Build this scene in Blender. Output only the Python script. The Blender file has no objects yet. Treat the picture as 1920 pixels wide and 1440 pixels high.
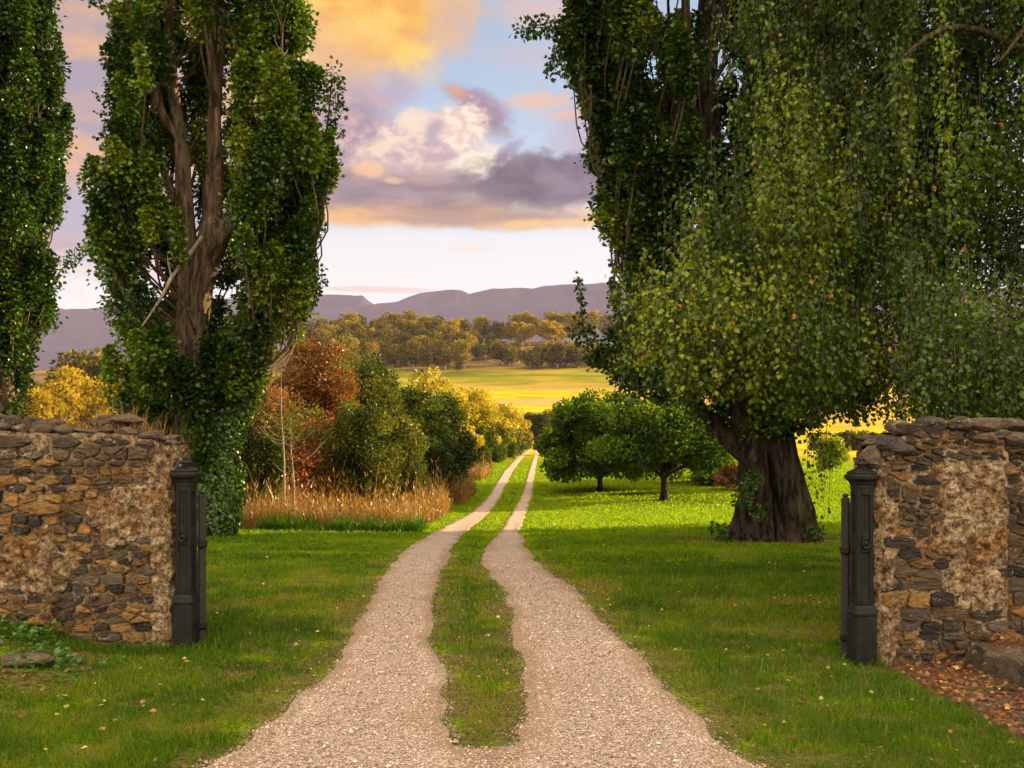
import bpy, math, random
import numpy as np

# ------------------------------------------------------------------ scene, camera, sky, sun
scene = bpy.context.scene
COL = scene.collection
R = math.radians
F, CX, HY, CAMZ = 1900.0, 960.0, 830.0, 1.7      # focal length in photo pixels, horizon line, eye height
rng = np.random.default_rng(7)

cam_d = bpy.data.cameras.new('camera')
cam_d.sensor_width = 36.0
cam_d.lens = 36.0 * F / 1920.0
cam_d.shift_y = (HY - 720.0) / 1920.0
cam_d.clip_start = 0.05
cam_d.clip_end = 30000
cam = bpy.data.objects.new('camera', cam_d)
COL.objects.link(cam)
cam.location = (0, 0, CAMZ)
cam.rotation_euler = (R(90), 0, 0)
scene.camera = cam

scene.view_settings.view_transform = 'Standard'
scene.view_settings.look = 'None'
scene.view_settings.exposure = 1.9
scene.view_settings.gamma = 1.0
scene.view_settings.use_curve_mapping = False
scene.render.engine = 'CYCLES'
cy = scene.cycles
cy.use_denoising = True
cy.max_bounces = 7
cy.diffuse_bounces = 3
cy.glossy_bounces = 2
cy.transmission_bounces = 4
cy.transparent_max_bounces = 4
cy.volume_bounces = 0
cy.caustics_reflective = False
cy.caustics_refractive = False
cy.sample_clamp_indirect = 6.0

SUN_AZ, SUN_EL = 24.0, 13.0      # degrees ahead of due right, elevation
S = np.array([math.cos(R(SUN_EL)) * math.cos(R(SUN_AZ)), math.cos(R(SUN_EL)) * math.sin(R(SUN_AZ)), math.sin(R(SUN_EL))])
sun_d = bpy.data.lights.new('sun', 'SUN')
sun_d.energy = 5.0
sun_d.angle = R(0.6)
sun_d.color = (1.0, 0.76, 0.40)
sun = bpy.data.objects.new('sun', sun_d)
COL.objects.link(sun)
sun.location = (60, 30, 40)
from mathutils import Vector
sun.rotation_euler = Vector(tuple(S)).to_track_quat('Z', 'Y').to_euler()


class NT:
    """small helper that wires shader nodes"""
    def __init__(self, tree):
        self.t = tree
        tree.nodes.clear()

    def n(self, kind, **kw):
        nd = self.t.nodes.new(kind)
        for k, v in kw.items():
            setattr(nd, k, v)
        return nd

    def put(self, sock, v):
        if v is None:
            return
        if isinstance(v, bpy.types.NodeSocket):
            self.t.links.new(v, sock)
        else:
            if sock.type == 'RGBA' and len(v) == 3:
                v = (*v, 1)
            sock.default_value = v

    def m(self, op, a, b=None, c=None, clamp=False):
        nd = self.n('ShaderNodeMath', operation=op, use_clamp=clamp)
        for i, v in enumerate((a, b, c)):
            self.put(nd.inputs[i], v)
        return nd.outputs[0]

    def v(self, op, a, b=None, scale=None):
        nd = self.n('ShaderNodeVectorMath', operation=op)
        self.put(nd.inputs[0], a)
        self.put(nd.inputs[1], b)
        if scale is not None:
            self.put(nd.inputs['Scale'], scale)
        return nd.outputs['Value'] if op in ('DOT_PRODUCT', 'LENGTH') else nd.outputs[0]

    def mix(self, f, a, b, blend='MIX'):
        nd = self.n('ShaderNodeMix', data_type='RGBA', blend_type=blend)
        self.put(nd.inputs[0], f)
        self.put(nd.inputs[6], a)
        self.put(nd.inputs[7], b)
        return nd.outputs[2]

    def smooth(self, x, lo, hi, a=0.0, b=1.0):
        nd = self.n('ShaderNodeMapRange', interpolation_type='SMOOTHSTEP')
        for k, vv in zip(('Value', 'From Min', 'From Max', 'To Min', 'To Max'), (x, lo, hi, a, b)):
            self.put(nd.inputs[k], vv)
        return nd.outputs[0]

    def noise(self, vec, scale=1.0, detail=4, rough=0.55, dist=0.0, col=False):
        nd = self.n('ShaderNodeTexNoise')
        self.put(nd.inputs['Vector'], vec)
        self.put(nd.inputs['Scale'], scale)
        nd.inputs['Detail'].default_value = detail
        nd.inputs['Roughness'].default_value = rough
        nd.inputs['Distortion'].default_value = dist
        return nd.outputs['Color' if col else 'Fac']

    def voro(self, vec, scale=1.0, feature='F1', out='Distance', rnd=1.0):
        nd = self.n('ShaderNodeTexVoronoi', feature=feature)
        self.put(nd.inputs['Vector'], vec)
        self.put(nd.inputs['Scale'], scale)
        nd.inputs['Randomness'].default_value = rnd
        return nd.outputs[out]

    def ramp(self, f, stops):
        nd = self.n('ShaderNodeValToRGB')
        self.put(nd.inputs[0], f)
        els = nd.color_ramp.elements
        els[0].position, els[0].color = stops[0][0], (*stops[0][1], 1)
        els[1].position, els[1].color = stops[-1][0], (*stops[-1][1], 1)
        for p, c in stops[1:-1]:
            e = els.new(p)
            e.color = (*c, 1)
        return nd.outputs[0]

    def xyz(self, v):
        nd = self.n('ShaderNodeSeparateXYZ')
        self.put(nd.inputs[0], v)
        return nd.outputs

    def comb(self, x, y, z):
        nd = self.n('ShaderNodeCombineXYZ')
        for i, q in enumerate((x, y, z)):
            self.put(nd.inputs[i], q)
        return nd.outputs[0]


def lin(r, g, b):
    """sRGB 0-255 to linear"""
    f = lambda c: c / 12.92 if c <= 0.04045 else ((c + 0.055) / 1.055) ** 2.4
    return tuple(f(c / 255.0) for c in (r, g, b))


EXPO = 2.0 ** scene.view_settings.exposure


def make_world():
    w = bpy.data.worlds.new('World')
    scene.world = w
    w.use_nodes = True
    w.cycles.sampling_method = 'MANUAL'
    w.cycles.sample_map_resolution = 512
    T = NT(w.node_tree)
    ST = 0.05
    sky = T.n('ShaderNodeTexSky', sky_type='NISHITA')
    sky.sun_disc = False
    sky.sun_elevation = R(SUN_EL)
    sky.sun_rotation = R(90 - SUN_AZ)
    sky.air_density = 1.0
    sky.dust_density = 1.0
    d = T.n('ShaderNodeTexCoord').outputs['Generated']
    x, y, z = T.xyz(d)
    A = T.m('MULTIPLY', T.m('ARCTAN2', x, y), F / 100)          # bearing and elevation of the direction,
    E = T.m('MULTIPLY', T.m('ARCSINE', z), F / 100)             # in units of about 3 degrees
    p = T.comb(A, T.m('MULTIPLY', E, 1.5), 0.0)
    warp = T.v('SCALE', T.v('SUBTRACT', T.noise(p, 0.55, 3, 0.5, col=True), (0.5, 0.5, 0.5)), scale=0.75)
    pw = T.v('ADD', p, warp)
    n1 = T.noise(pw, 0.8, 7, 0.6)                                # billows
    n2 = T.noise(T.v('MULTIPLY', pw, (0.35, 1.0, 1.0)), 0.9, 5, 0.55)   # streaks
    n3 = T.noise(T.v('ADD', pw, (13.0, 4.0, 2.0)), 2.2, 6, 0.6)  # small puffs
    nb = T.noise(d, 2.6, 4, 0.55)

    def angles(px, py):
        a = math.atan((px - CX) / F)
        e = math.atan((HY - py) / F * math.cos(a))
        return a * F / 100, e * F / 100

    def blob(px, py, rx, ry, rot=0.0):
        a0, e0 = angles(px, py)
        dx = T.m('SUBTRACT', A, a0)
        dy = T.m('SUBTRACT', E, e0)
        if rot:
            c, s = math.cos(R(rot)), math.sin(R(rot))
            dx, dy = (T.m('ADD', T.m('MULTIPLY', dx, c), T.m('MULTIPLY', dy, s)),
                      T.m('SUBTRACT', T.m('MULTIPLY', dy, c), T.m('MULTIPLY', dx, s)))
        q = T.m('ADD', T.m('POWER', T.m('ABSOLUTE', T.m('MULTIPLY', dx, 100 / rx)), 2.0),
                T.m('POWER', T.m('ABSOLUTE', T.m('MULTIPLY', dy, 100 / ry)), 2.0))
        return T.m('SUBTRACT', 1.0, T.m('SQRT', q))

    def S_(c, k=1.0):
        return tuple(v ** 1.3 / ST * k * 0.97 / EXPO for v in lin(*c))

    base = sky.outputs[0]
    # clear air: pale at the horizon, blue above
    grad = T.ramp(T.m('MULTIPLY', E, 0.1), [(0.0, lin(250, 246, 238)), (0.37, lin(247, 247, 246)), (0.50, lin(205, 224, 242)), (0.75, lin(166, 203, 236)), (1.0, lin(142, 184, 228))])
    grad = T.v('SCALE', grad, scale=1 / ST / EXPO)
    cur = T.mix(T.smooth(z, -0.02, 0.6, 0.95, 0.3), base, grad)

    def layer(mask, colour, op=1.0):
        nonlocal cur
        if op != 1.0:
            mask = T.m('MULTIPLY', mask, op)
        cur = T.mix(mask, cur, colour)

    def cl(px, py, rx, ry, colour, noise=n1, amp=1.2, lo=0.0, hi=0.35, op=1.0, rot=0.0):
        b = T.m('ADD', blob(px, py, rx, ry, rot), T.m('MULTIPLY', T.m('SUBTRACT', noise, 0.5), amp))
        layer(T.smooth(b, lo, hi), colour, op)

    # broken cloud over the rest of the sky, lit warm from the low sun
    n4 = T.noise(T.v('ADD', pw, (3.0, 21.0, 5.0)), 4.6, 7, 0.62)  # fine wisps
    wisp = T.m('ADD', T.m('MULTIPLY', n1, 0.28), T.m('ADD', T.m('MULTIPLY', n3, 0.5), T.m('MULTIPLY', n4, 0.22)))
    soft = T.m('ADD', T.m('MULTIPLY', n1, 0.65), T.m('MULTIPLY', n3, 0.35))
    cov = T.smooth(nb, 0.42, 0.62)
    cov = T.m('MULTIPLY', cov, T.smooth(E, 4.0, 7.0))
    layer(cov, T.mix(T.smooth(nb, 0.5, 0.75), S_((240, 222, 205)), S_((190, 176, 186))), 0.6)
    # lavender and peach veil on the left
    veil = T.mix(T.smooth(n2, 0.40, 0.64), S_((178, 168, 184)), S_((236, 190, 146)))
    cl(120, 190, 560, 330, veil, soft, 0.7, 0.0, 0.35, 0.92)
    cl(150, 400, 420, 55, S_((186, 190, 208)), n2, 0.8, 0.0, 0.4, 0.8)
    cl(640, 330, 150, 110, T.mix(T.smooth(soft, .4, .6), S_((164, 156, 172)), S_((204, 184, 184))), soft, 1.1, 0.0, 0.6, 0.85)
    # thin pink cloud to the right
    cl(1030, 25, 150, 50, S_((232, 204, 196)), wisp, 2.2, 0.0, 0.9, 0.8)
    cl(960, 100, 120, 40, S_((214, 204, 214)), wisp, 2.4, 0.0, 1.0, 0.7)
    cl(1100, 260, 110, 130, S_((200, 188, 206)), soft, 1.6, 0.0, 0.9, 0.8)
    cl(1010, 190, 90, 22, S_((244, 206, 176)), wisp, 2.2, 0.0, 0.8, 0.8)
    cl(1060, 215, 80, 12, S_((244, 200, 168)), wisp, 2.2, 0.0, 0.8, 0.7)
    # gold bank at the top
    gold = T.mix(T.smooth(soft, 0.38, 0.64), S_((248, 190, 80)), S_((255, 224, 126)))
    cl(700, 10, 190, 150, gold, soft, 1.3, -0.1, 0.55)
    cl(600, 100, 130, 80, T.mix(T.smooth(soft, 0.4, 0.6), S_((240, 196, 140)), S_((250, 212, 140))), wisp, 1.6, 0.0, 0.7, 0.8)
    cl(850, 30, 70, 90, S_((232, 196, 164)), wisp, 2.0, 0.0, 0.8, 0.75)
    # lavender cloud under it
    lav = T.mix(T.smooth(wisp, 0.40, 0.60), S_((166, 148, 172)), S_((214, 186, 186)))
    cl(660, 235, 125, 120, lav, wisp, 2.0, 0.0, 0.7, 0.9)
    cl(745, 165, 75, 45, S_((188, 182, 208)), wisp, 2.4, 0.1, 0.9, 0.75, -25)
    cl(902, 208, 92, 46, T.mix(T.smooth(wisp, 0.42, 0.6), S_((140, 126, 158)), S_((190, 164, 178))), wisp, 2.2, 0.0, 0.7, 0.95, -32)
    cl(858, 172, 34, 16, S_((236, 176, 128)), wisp, 2.2, 0.0, 0.9, 0.8, -20)
    # white cumulus: several heads, shaded lavender between them
    cumc = T.mix(T.smooth(wisp, 0.42, 0.58), S_((206, 180, 188)), S_((250, 230, 210)))
    cl(795, 292, 155, 80, cumc, wisp, 2.6, 0.0, 0.6)
    cl(856, 242, 66, 62, T.mix(T.smooth(n4, 0.4, 0.6), S_((240, 214, 200)), S_((255, 242, 224))), wisp, 2.6, 0.05, 0.5)
    cl(782, 228, 52, 38, S_((252, 232, 212)), wisp, 2.6, 0.05, 0.6, 0.9)
    cl(814, 244, 30, 34, S_((176, 160, 190)), wisp, 2.6, 0.1, 0.9, 0.75)
    cl(845, 300, 50, 30, S_((190, 172, 188)), wisp, 2.4, 0.1, 0.9, 0.75)
    cl(900, 310, 78, 40, S_((255, 244, 222)), wisp, 2.2, 0.0, 0.55)
    cl(960, 275, 62, 14, S_((176, 170, 200)), wisp, 2.8, 0.1, 0.9, 0.8, 32)
    # grey bank with a puffy top
    grey = T.mix(T.smooth(n2, 0.36, 0.64), S_((124, 114, 130)), S_((186, 166, 168)))
    cl(780, 362, 400, 52, grey, soft, 1.5, -0.05, 0.5, 0.95)
    cl(1035, 338, 190, 58, T.mix(T.smooth(soft, 0.4, 0.62), S_((94, 90, 112)), S_((146, 138, 156))), wisp, 1.7, -0.05, 0.4)
    cl(930, 352, 130, 16, S_((128, 120, 132)), soft, 1.5, 0.0, 0.7, 0.8)
    cl(698, 318, 42, 24, S_((248, 208, 166)), wisp, 3.0, 0.1, 0.8, 0.9)
    cl(735, 338, 40, 9, S_((244, 206, 170)), wisp, 3.2, 0.15, 0.9, 0.7)
    # orange underside with a flat bottom
    e_bot = angles(CX, 436)[1]
    band = T.mix(T.smooth(n2, 0.38, 0.60), S_((190, 158, 138)), S_((248, 200, 126)))
    bm = T.m('ADD', blob(860, 412, 430, 38), T.m('MULTIPLY', T.m('SUBTRACT', T.m('ADD', T.m('MULTIPLY', n2, .6), T.m('MULTIPLY', n4, .4)), 0.5), 1.3))
    cut = T.smooth(T.m('ADD', E, T.m('MULTIPLY', T.m('SUBTRACT', soft, 0.5), 0.5)), e_bot - 0.03, e_bot + 0.18)
    layer(T.m('MULTIPLY', T.smooth(bm, 0.0, 0.6), cut), band, 0.95)
    layer(T.m('MULTIPLY', T.smooth(T.m('ADD', blob(1050, 424, 190, 18), T.m('MULTIPLY', T.m('SUBTRACT', wisp, .5), 1.6)), 0.0, 0.6), cut), S_((252, 214, 146)), 0.85)
    # thin streaks above the mountain
    cl(700, 543, 130, 7, S_((236, 214, 200)), n2, 1.2, 0.0, 0.5, 0.7)
    cl(880, 468, 60, 6, S_((250, 236, 222)), n2, 1.2, 0.0, 0.5, 0.7)
    # added fill light: unseen bright sky overhead and behind, drawn as warm cloud
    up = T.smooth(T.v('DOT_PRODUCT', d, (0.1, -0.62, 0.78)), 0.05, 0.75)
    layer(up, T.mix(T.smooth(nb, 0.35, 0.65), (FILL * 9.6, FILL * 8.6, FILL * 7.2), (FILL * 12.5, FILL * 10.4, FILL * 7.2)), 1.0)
    bg = T.n('ShaderNodeBackground')
    bg.inputs['Strength'].default_value = ST
    T.put(bg.inputs['Color'], cur)
    o = T.n('ShaderNodeOutputWorld')
    T.t.links.new(bg.outputs[0], o.inputs['Surface'])


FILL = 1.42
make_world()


# ------------------------------------------------------------------ helpers
def px(X, d):
    return (X - CX) / F * d


def pz(Y, d):
    return CAMZ - (Y - HY) / F * d


def hash2(ix, iy, iz=0, seed=0):
    h = (ix.astype(np.int64) * 374761393 + iy.astype(np.int64) * 668265263 + np.asarray(iz).astype(np.int64) * 2147483647 + seed * 974711) & 0xFFFFFFFF
    h = ((h ^ (h >> 13)) * 1274126177) & 0xFFFFFFFF
    h = ((h ^ (h >> 16)) * 2246822519) & 0xFFFFFFFF
    return ((h ^ (h >> 15)) & 0xFFFFFF) / float(0xFFFFFF)


def vn(x, y, z=None, seed=0):
    """value noise, 0..1"""
    x = np.asarray(x, float)
    y = np.asarray(y, float)
    z = np.zeros_like(x) if z is None else np.asarray(z, float)
    ix, iy, iz = np.floor(x), np.floor(y), np.floor(z)
    fx, fy, fz = x - ix, y - iy, z - iz
    s = lambda t: t * t * (3 - 2 * t)
    fx, fy, fz = s(fx), s(fy), s(fz)
    ix, iy, iz = ix.astype(np.int64), iy.astype(np.int64), iz.astype(np.int64)
    o = 0
    for dx in (0, 1):
        for dy in (0, 1):
            for dz in (0, 1):
                w = (fx if dx else 1 - fx) * (fy if dy else 1 - fy) * (fz if dz else 1 - fz)
                o = o + w * hash2(ix + dx, iy + dy, iz + dz, seed)
    return o


def fbm(x, y, z=None, oct=4, seed=0):
    a, o, t = 0.5, 0, 0
    x, y = np.asarray(x, float), np.asarray(y, float)
    z = None if z is None else np.asarray(z, float)
    for k in range(oct):
        o = o + a * vn(x, y, z, seed + k * 17)
        t += a
        a *= 0.5
        x, y = x * 2.03 + 11.3, y * 2.03 + 5.7
        z = None if z is None else z * 2.03 + 3.1
    return o / t


def sst(x, a, b):
    t = np.clip((np.asarray(x, float) - a) / (b - a), 0, 1)
    return t * t * (3 - 2 * t)


def unit(v):
    return v / np.maximum(np.linalg.norm(v, axis=-1, keepdims=True), 1e-9)


class MB:
    """collects pieces and links them as one mesh object"""
    def __init__(self):
        self.V, self.F, self.n = [], [], 0

    def add(self, V, faces, mat=0, tint=None, smooth=False):
        V = np.asarray(V, float).reshape(-1, 3)
        for f in (faces if isinstance(faces, list) else [faces]):
            f = np.asarray(f, np.int64)
            if f.size == 0:
                continue
            if tint is None:
                t = np.full(len(f), 0.5)
            else:
                t = np.broadcast_to(np.asarray(tint, float), (len(f),))
            self.F.append((f + self.n, mat, t, smooth))
        self.V.append(V)
        self.n += len(V)

    def build(self, name, mats, base=(0, 0, 0), parent=None):
        V = np.concatenate(self.V) - np.asarray(base, float)
        me = bpy.data.meshes.new(name)
        me.vertices.add(len(V))
        me.vertices.foreach_set('co', V.astype(np.float32).ravel())
        loops = np.concatenate([f.ravel() for f, *_ in self.F])
        tot = np.concatenate([np.full(len(f), f.shape[1]) for f, *_ in self.F])
        me.loops.add(len(loops))
        me.loops.foreach_set('vertex_index', loops.astype(np.int32))
        me.polygons.add(len(tot))
        st = np.concatenate([[0], np.cumsum(tot)[:-1]])
        me.polygons.foreach_set('loop_start', st.astype(np.int32))
        me.polygons.foreach_set('loop_total', tot.astype(np.int32))
        me.polygons.foreach_set('material_index', np.concatenate([np.full(len(f), m) for f, m, *_ in self.F]).astype(np.int32))
        me.polygons.foreach_set('use_smooth', np.concatenate([np.full(len(f), s) for f, m, t, s in self.F]))
        at = me.attributes.new('tint', 'FLOAT', 'FACE')
        at.data.foreach_set('value', np.concatenate([t for f, m, t, s in self.F]).astype(np.float32))
        for m in (mats if isinstance(mats, (list, tuple)) else [mats]):
            me.materials.append(m)
        me.update(calc_edges=True)
        o = bpy.data.objects.new(name, me)
        COL.objects.link(o)
        if parent is not None:
            o.parent = parent
        return o


def tag(o, label=None, cat=None, group=None, kind=None):
    if label:
        o['label'] = label
    if cat:
        o['category'] = cat
    if group:
        o['group'] = group
    if kind:
        o['kind'] = kind
    return o


def thing(name, label, cat, loc=(0, 0, 0), group=None):
    o = bpy.data.objects.new(name, None)
    COL.objects.link(o)
    o.location = tuple(loc)
    o.empty_display_size = 0.2
    return tag(o, label, cat, group)


def dup(root, loc, rz=0.0, scale=1.0, label=None):
    c = root.copy()
    COL.objects.link(c)
    c.location = tuple(loc)
    c.rotation_euler = (0, 0, rz)
    c.scale = (scale, scale, scale)
    if label:
        c['label'] = label
    for ch in root.children:
        k = ch.copy()
        COL.objects.link(k)
        k.parent = c
        for g in ch.children:
            q = g.copy()
            COL.objects.link(q)
            q.parent = k
    return c


def spline(P, step):
    """Catmull-Rom through P (n,k), sampled about every step"""
    P = np.asarray(P, float)
    if len(P) < 3:
        n = max(2, int(np.linalg.norm(P[-1, :3] - P[0, :3]) / step) + 1)
        t = np.linspace(0, 1, n)[:, None]
        return P[0] * (1 - t) + P[-1] * t
    Q = np.vstack([2 * P[0] - P[1], P, 2 * P[-1] - P[-2]])
    out = []
    for i in range(1, len(Q) - 2):
        n = max(2, int(np.linalg.norm(Q[i + 1, :3] - Q[i, :3]) / step) + 1)
        t = np.linspace(0, 1, n, endpoint=False)[:, None]
        a, b, c, d = Q[i - 1], Q[i], Q[i + 1], Q[i + 2]
        out.append(0.5 * (2 * b + (c - a) * t + (2 * a - 5 * b + 4 * c - d) * t ** 2 + (3 * b - a - 3 * c + d) * t ** 3))
    out.append(P[-1:])
    return np.vstack(out)


def tube(mb, P, seg=8, step=None, mat=0, tint=0.5, lump=0.0, flare=0.0, seed=0, cap=True):
    """P rows are x, y, z, radius"""
    P = np.asarray(P, float)
    if step:
        P = spline(P, step)
    n = len(P)
    T = np.gradient(P[:, :3], axis=0)
    T = unit(T)
    ref = np.array([1.0, 0.13, 0.07]) if abs(T[0, 0]) < 0.85 else np.array([0.0, 1.0, 0.1])
    B1 = unit(np.cross(T, np.cross(np.broadcast_to(ref, T.shape), T)))
    B2 = np.cross(T, B1)
    th = np.linspace(0, 2 * np.pi, seg, endpoint=False)
    rad = np.maximum(P[:, 3], 0.001)[:, None] * np.ones(seg)
    if lump:
        zz = np.cumsum(np.r_[0, np.linalg.norm(np.diff(P[:, :3], axis=0), axis=1)])[:, None]
        k = 3.0
        rad = rad * (1 + lump * (2 * fbm(np.cos(th) * k + 9 + seed, np.sin(th) * k + 9 + 0 * zz, zz * 1.3 + seed, 3) - 1)
                     + 0.45 * lump * (2 * vn(np.cos(th) * 9 + 30 + seed, np.sin(th) * 9 + 30, zz * 0.9) - 1))
    if flare:
        zz = (P[:, 2] - P[0, 2])[:, None]
        lob = 0.45 + 0.75 * np.abs(np.sin(th * 2.5 + seed)) ** 1.5 + 0.25 * np.sin(th * 7 + 2 * seed)
        rad = rad * (1 + flare * np.exp(-zz / 0.32) * lob)
    V = P[:, None, :3] + rad[..., None] * (np.cos(th)[None, :, None] * B1[:, None] + np.sin(th)[None, :, None] * B2[:, None])
    i = np.arange(n - 1)[:, None] * seg
    j = np.arange(seg)
    j2 = (j + 1) % seg
    Q = np.stack([i + j, i + j2, i + seg + j2, i + seg + j], -1).reshape(-1, 4)
    V = V.reshape(-1, 3)
    fs = [Q]
    if cap:
        V = np.vstack([V, P[-1:, :3] + T[-1:] * P[-1, 3] * 0.5])
        fs.append(np.stack([(n - 1) * seg + j, (n - 1) * seg + j2, np.full(seg, n * seg)], -1))
    mb.add(V, fs, mat, tint, True)


def rand_unit(n, g):
    return unit(g.normal(size=(n, 3)))


def leaves(mb, P, D, N, size, tint, mat=0, width=0.75, fold=0.12):
    """one folded kite per leaf: P base, D along the leaf, N leaf normal"""
    n = len(P)
    if n == 0:
        return
    D = unit(D)
    W = unit(np.cross(D, N))
    N = np.cross(W, D)
    s = np.broadcast_to(np.asarray(size, float), (n,))[:, None]
    V = np.stack([P, P + D * s * 0.42 + W * s * width / 2 + N * s * fold, P + D * s, P + D * s * 0.42 - W * s * width / 2 + N * s * fold], 1).reshape(-1, 3)
    mb.add(V, np.arange(4 * n).reshape(n, 4), mat, tint)


def box(mb, c, s, rot=None, mat=0, tint=0.5, bev=0.0):
    """box with chamfered long edges"""
    c, h = np.asarray(c, float), np.asarray(s, float) / 2
    b = min(bev, h.min() * 0.9)
    pts = []
    for sx in (-1, 1):
        for sy in (-1, 1):
            for sz in (-1, 1):
                for ax in range(3):
                    p = np.array([sx, sy, sz]) * h
                    q = p.copy()
                    for k in range(3):
                        if k != ax:
                            q[k] -= np.sign(p[k]) * b
                    pts.append(q)
    if b <= 0:
        V = np.array([[sx * h[0], sy * h[1], sz * h[2]] for sx in (-1, 1) for sy in (-1, 1) for sz in (-1, 1)])
        Fq = [[0, 1, 3, 2], [4, 6, 7, 5], [0, 4, 5, 1], [2, 3, 7, 6], [0, 2, 6, 4], [1, 5, 7, 3]]
        if rot is not None:
            V = V @ np.asarray(rot).T
        mb.add(V + c, np.array(Fq), mat, tint)
        return
    V = np.array(pts)
    idx = lambda sx, sy, sz, ax: (((sx > 0) * 4 + (sy > 0) * 2 + (sz > 0)) * 3 + ax)
    q, t = [], []
    for ax in range(3):
        o = [k for k in range(3) if k != ax]
        for s_ in (-1, 1):
            f = []
            for u, v in ((-1, -1), (1, -1), (1, 1), (-1, 1)):
                sg = [0, 0, 0]
                sg[ax], sg[o[0]], sg[o[1]] = s_, u, v
                f.append(idx(*sg, ax))
            q.append(f)
        for u in (-1, 1):                      # edges running along ax
            for v in (-1, 1):
                f = []
                for (w, a2) in ((-1, o[0]), (1, o[0]), (1, o[1]), (-1, o[1])):
                    sg = [0, 0, 0]
                    sg[ax], sg[o[0]], sg[o[1]] = w, u, v
                    f.append(idx(*sg, a2))
                q.append(f)
    for sx in (-1, 1):
        for sy in (-1, 1):
            for sz in (-1, 1):
                t.append([idx(sx, sy, sz, 0), idx(sx, sy, sz, 1), idx(sx, sy, sz, 2)])
    if rot is not None:
        V = V @ np.asarray(rot).T
    mb.add(V + c, [np.array(q), np.array(t)], mat, tint)


def rot_to(D, up=(0, 0, 1)):
    """matrix whose X axis is D"""
    D = unit(np.asarray(D, float))
    Y = unit(np.cross(np.asarray(up, float), D))
    return np.stack([D, Y, np.cross(D, Y)], 1)


_ico = None


def rock(mb, c, s, seed, mat=0, tint=0.5, planes=12, rz=0.0, tilt=0.0, boxy=False):
    """angular stone: a sphere cut by random planes, then roughened"""
    global _ico
    if _ico is None:
        import bmesh
        bm = bmesh.new()
        bmesh.ops.create_icosphere(bm, subdivisions=3, radius=1)
        _ico = (np.array([v.co[:] for v in bm.verts]), np.array([[v.index for v in f.verts] for f in bm.faces]))
        bm.free()
    g = np.random.default_rng(seed)
    U, Fc = _ico
    N = rand_unit(planes, g)
    dd = g.uniform(0.6, 0.95, planes)
    if boxy:
        N = np.vstack([N * 1.0, np.eye(3), -np.eye(3)])
        N[-6:] = unit(N[-6:] + g.normal(0, .10, (6, 3)))
        dd = np.r_[dd * 0 + .85, np.full(6, .56)]
    dots = np.maximum(U @ N.T, 1e-3)
    r = np.minimum(1.0, (dd / dots).min(1))
    V = U * r[:, None] * (1 + 0.05 * (2 * vn(U[:, 0] * 4 + seed % 97, U[:, 1] * 4, U[:, 2] * 4) - 1))[:, None]
    V = V / np.abs(V).max(0) * np.asarray(s) / 2
    c_, s_ = math.cos(rz), math.sin(rz)
    V = V @ np.array([[c_, -s_, 0], [s_, c_, 0], [0, 0, 1]]).T
    if tilt:
        c_, s_ = math.cos(tilt), math.sin(tilt)
        V = V @ np.array([[c_, 0, -s_], [0, 1, 0], [s_, 0, c_]]).T
    mb.add(V + np.asarray(c), Fc, mat, tint, False)


# ------------------------------------------------------------------ materials
def mat_new(name):
    m = bpy.data.materials.new(name)
    m.use_nodes = True
    return m, NT(m.node_tree)


def out(T, sh):
    o = T.n('ShaderNodeOutputMaterial')
    T.t.links.new(sh, o.inputs['Surface'])


def attr(T, name='tint'):
    return T.n('ShaderNodeAttribute', attribute_name=name).outputs['Fac']


def principled(T, col, rough=0.8, bump=None, bdist=0.01, bstr=0.6, metal=0.0, spec=0.3):
    b = T.n('ShaderNodeBsdfPrincipled')
    T.put(b.inputs['Base Color'], col)
    T.put(b.inputs['Roughness'], rough)
    b.inputs['Metallic'].default_value = metal
    b.inputs['Specular IOR Level'].default_value = spec
    if bump is not None:
        nb = T.n('ShaderNodeBump')
        nb.inputs['Strength'].default_value = bstr
        nb.inputs['Distance'].default_value = bdist
        T.put(nb.inputs['Height'], bump)
        T.t.links.new(nb.outputs[0], b.inputs['Normal'])
    return b.outputs[0]


def leaf_mat(name, stops, trans=0.35, gloss=0.05, rough=0.35, tcol=1.35):
    m, T = mat_new(name)
    stops = [(q, tuple(0.90 * v ** 1.06 for v in c_)) for q, c_ in stops]
    c = T.ramp(attr(T), stops)
    d = T.n('ShaderNodeBsdfDiffuse')
    T.put(d.inputs['Color'], c)
    tr = T.n('ShaderNodeBsdfTranslucent')
    T.put(tr.inputs['Color'], T.mix(1.0, c, (tcol, tcol * 1.05, tcol * 0.6, 1), 'MULTIPLY'))
    mx = T.n('ShaderNodeMixShader')
    mx.inputs[0].default_value = trans
    T.t.links.new(d.outputs[0], mx.inputs[1])
    T.t.links.new(tr.outputs[0], mx.inputs[2])
    sh = mx.outputs[0]
    if gloss:
        g = T.n('ShaderNodeBsdfGlossy')
        g.inputs['Roughness'].default_value = rough
        g.inputs['Color'].default_value = (1, 1, 1, 1)
        m2 = T.n('ShaderNodeMixShader')
        m2.inputs[0].default_value = gloss
        T.t.links.new(sh, m2.inputs[1])
        T.t.links.new(g.outputs[0], m2.inputs[2])
        sh = m2.outputs[0]
    out(T, sh)
    return m


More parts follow.
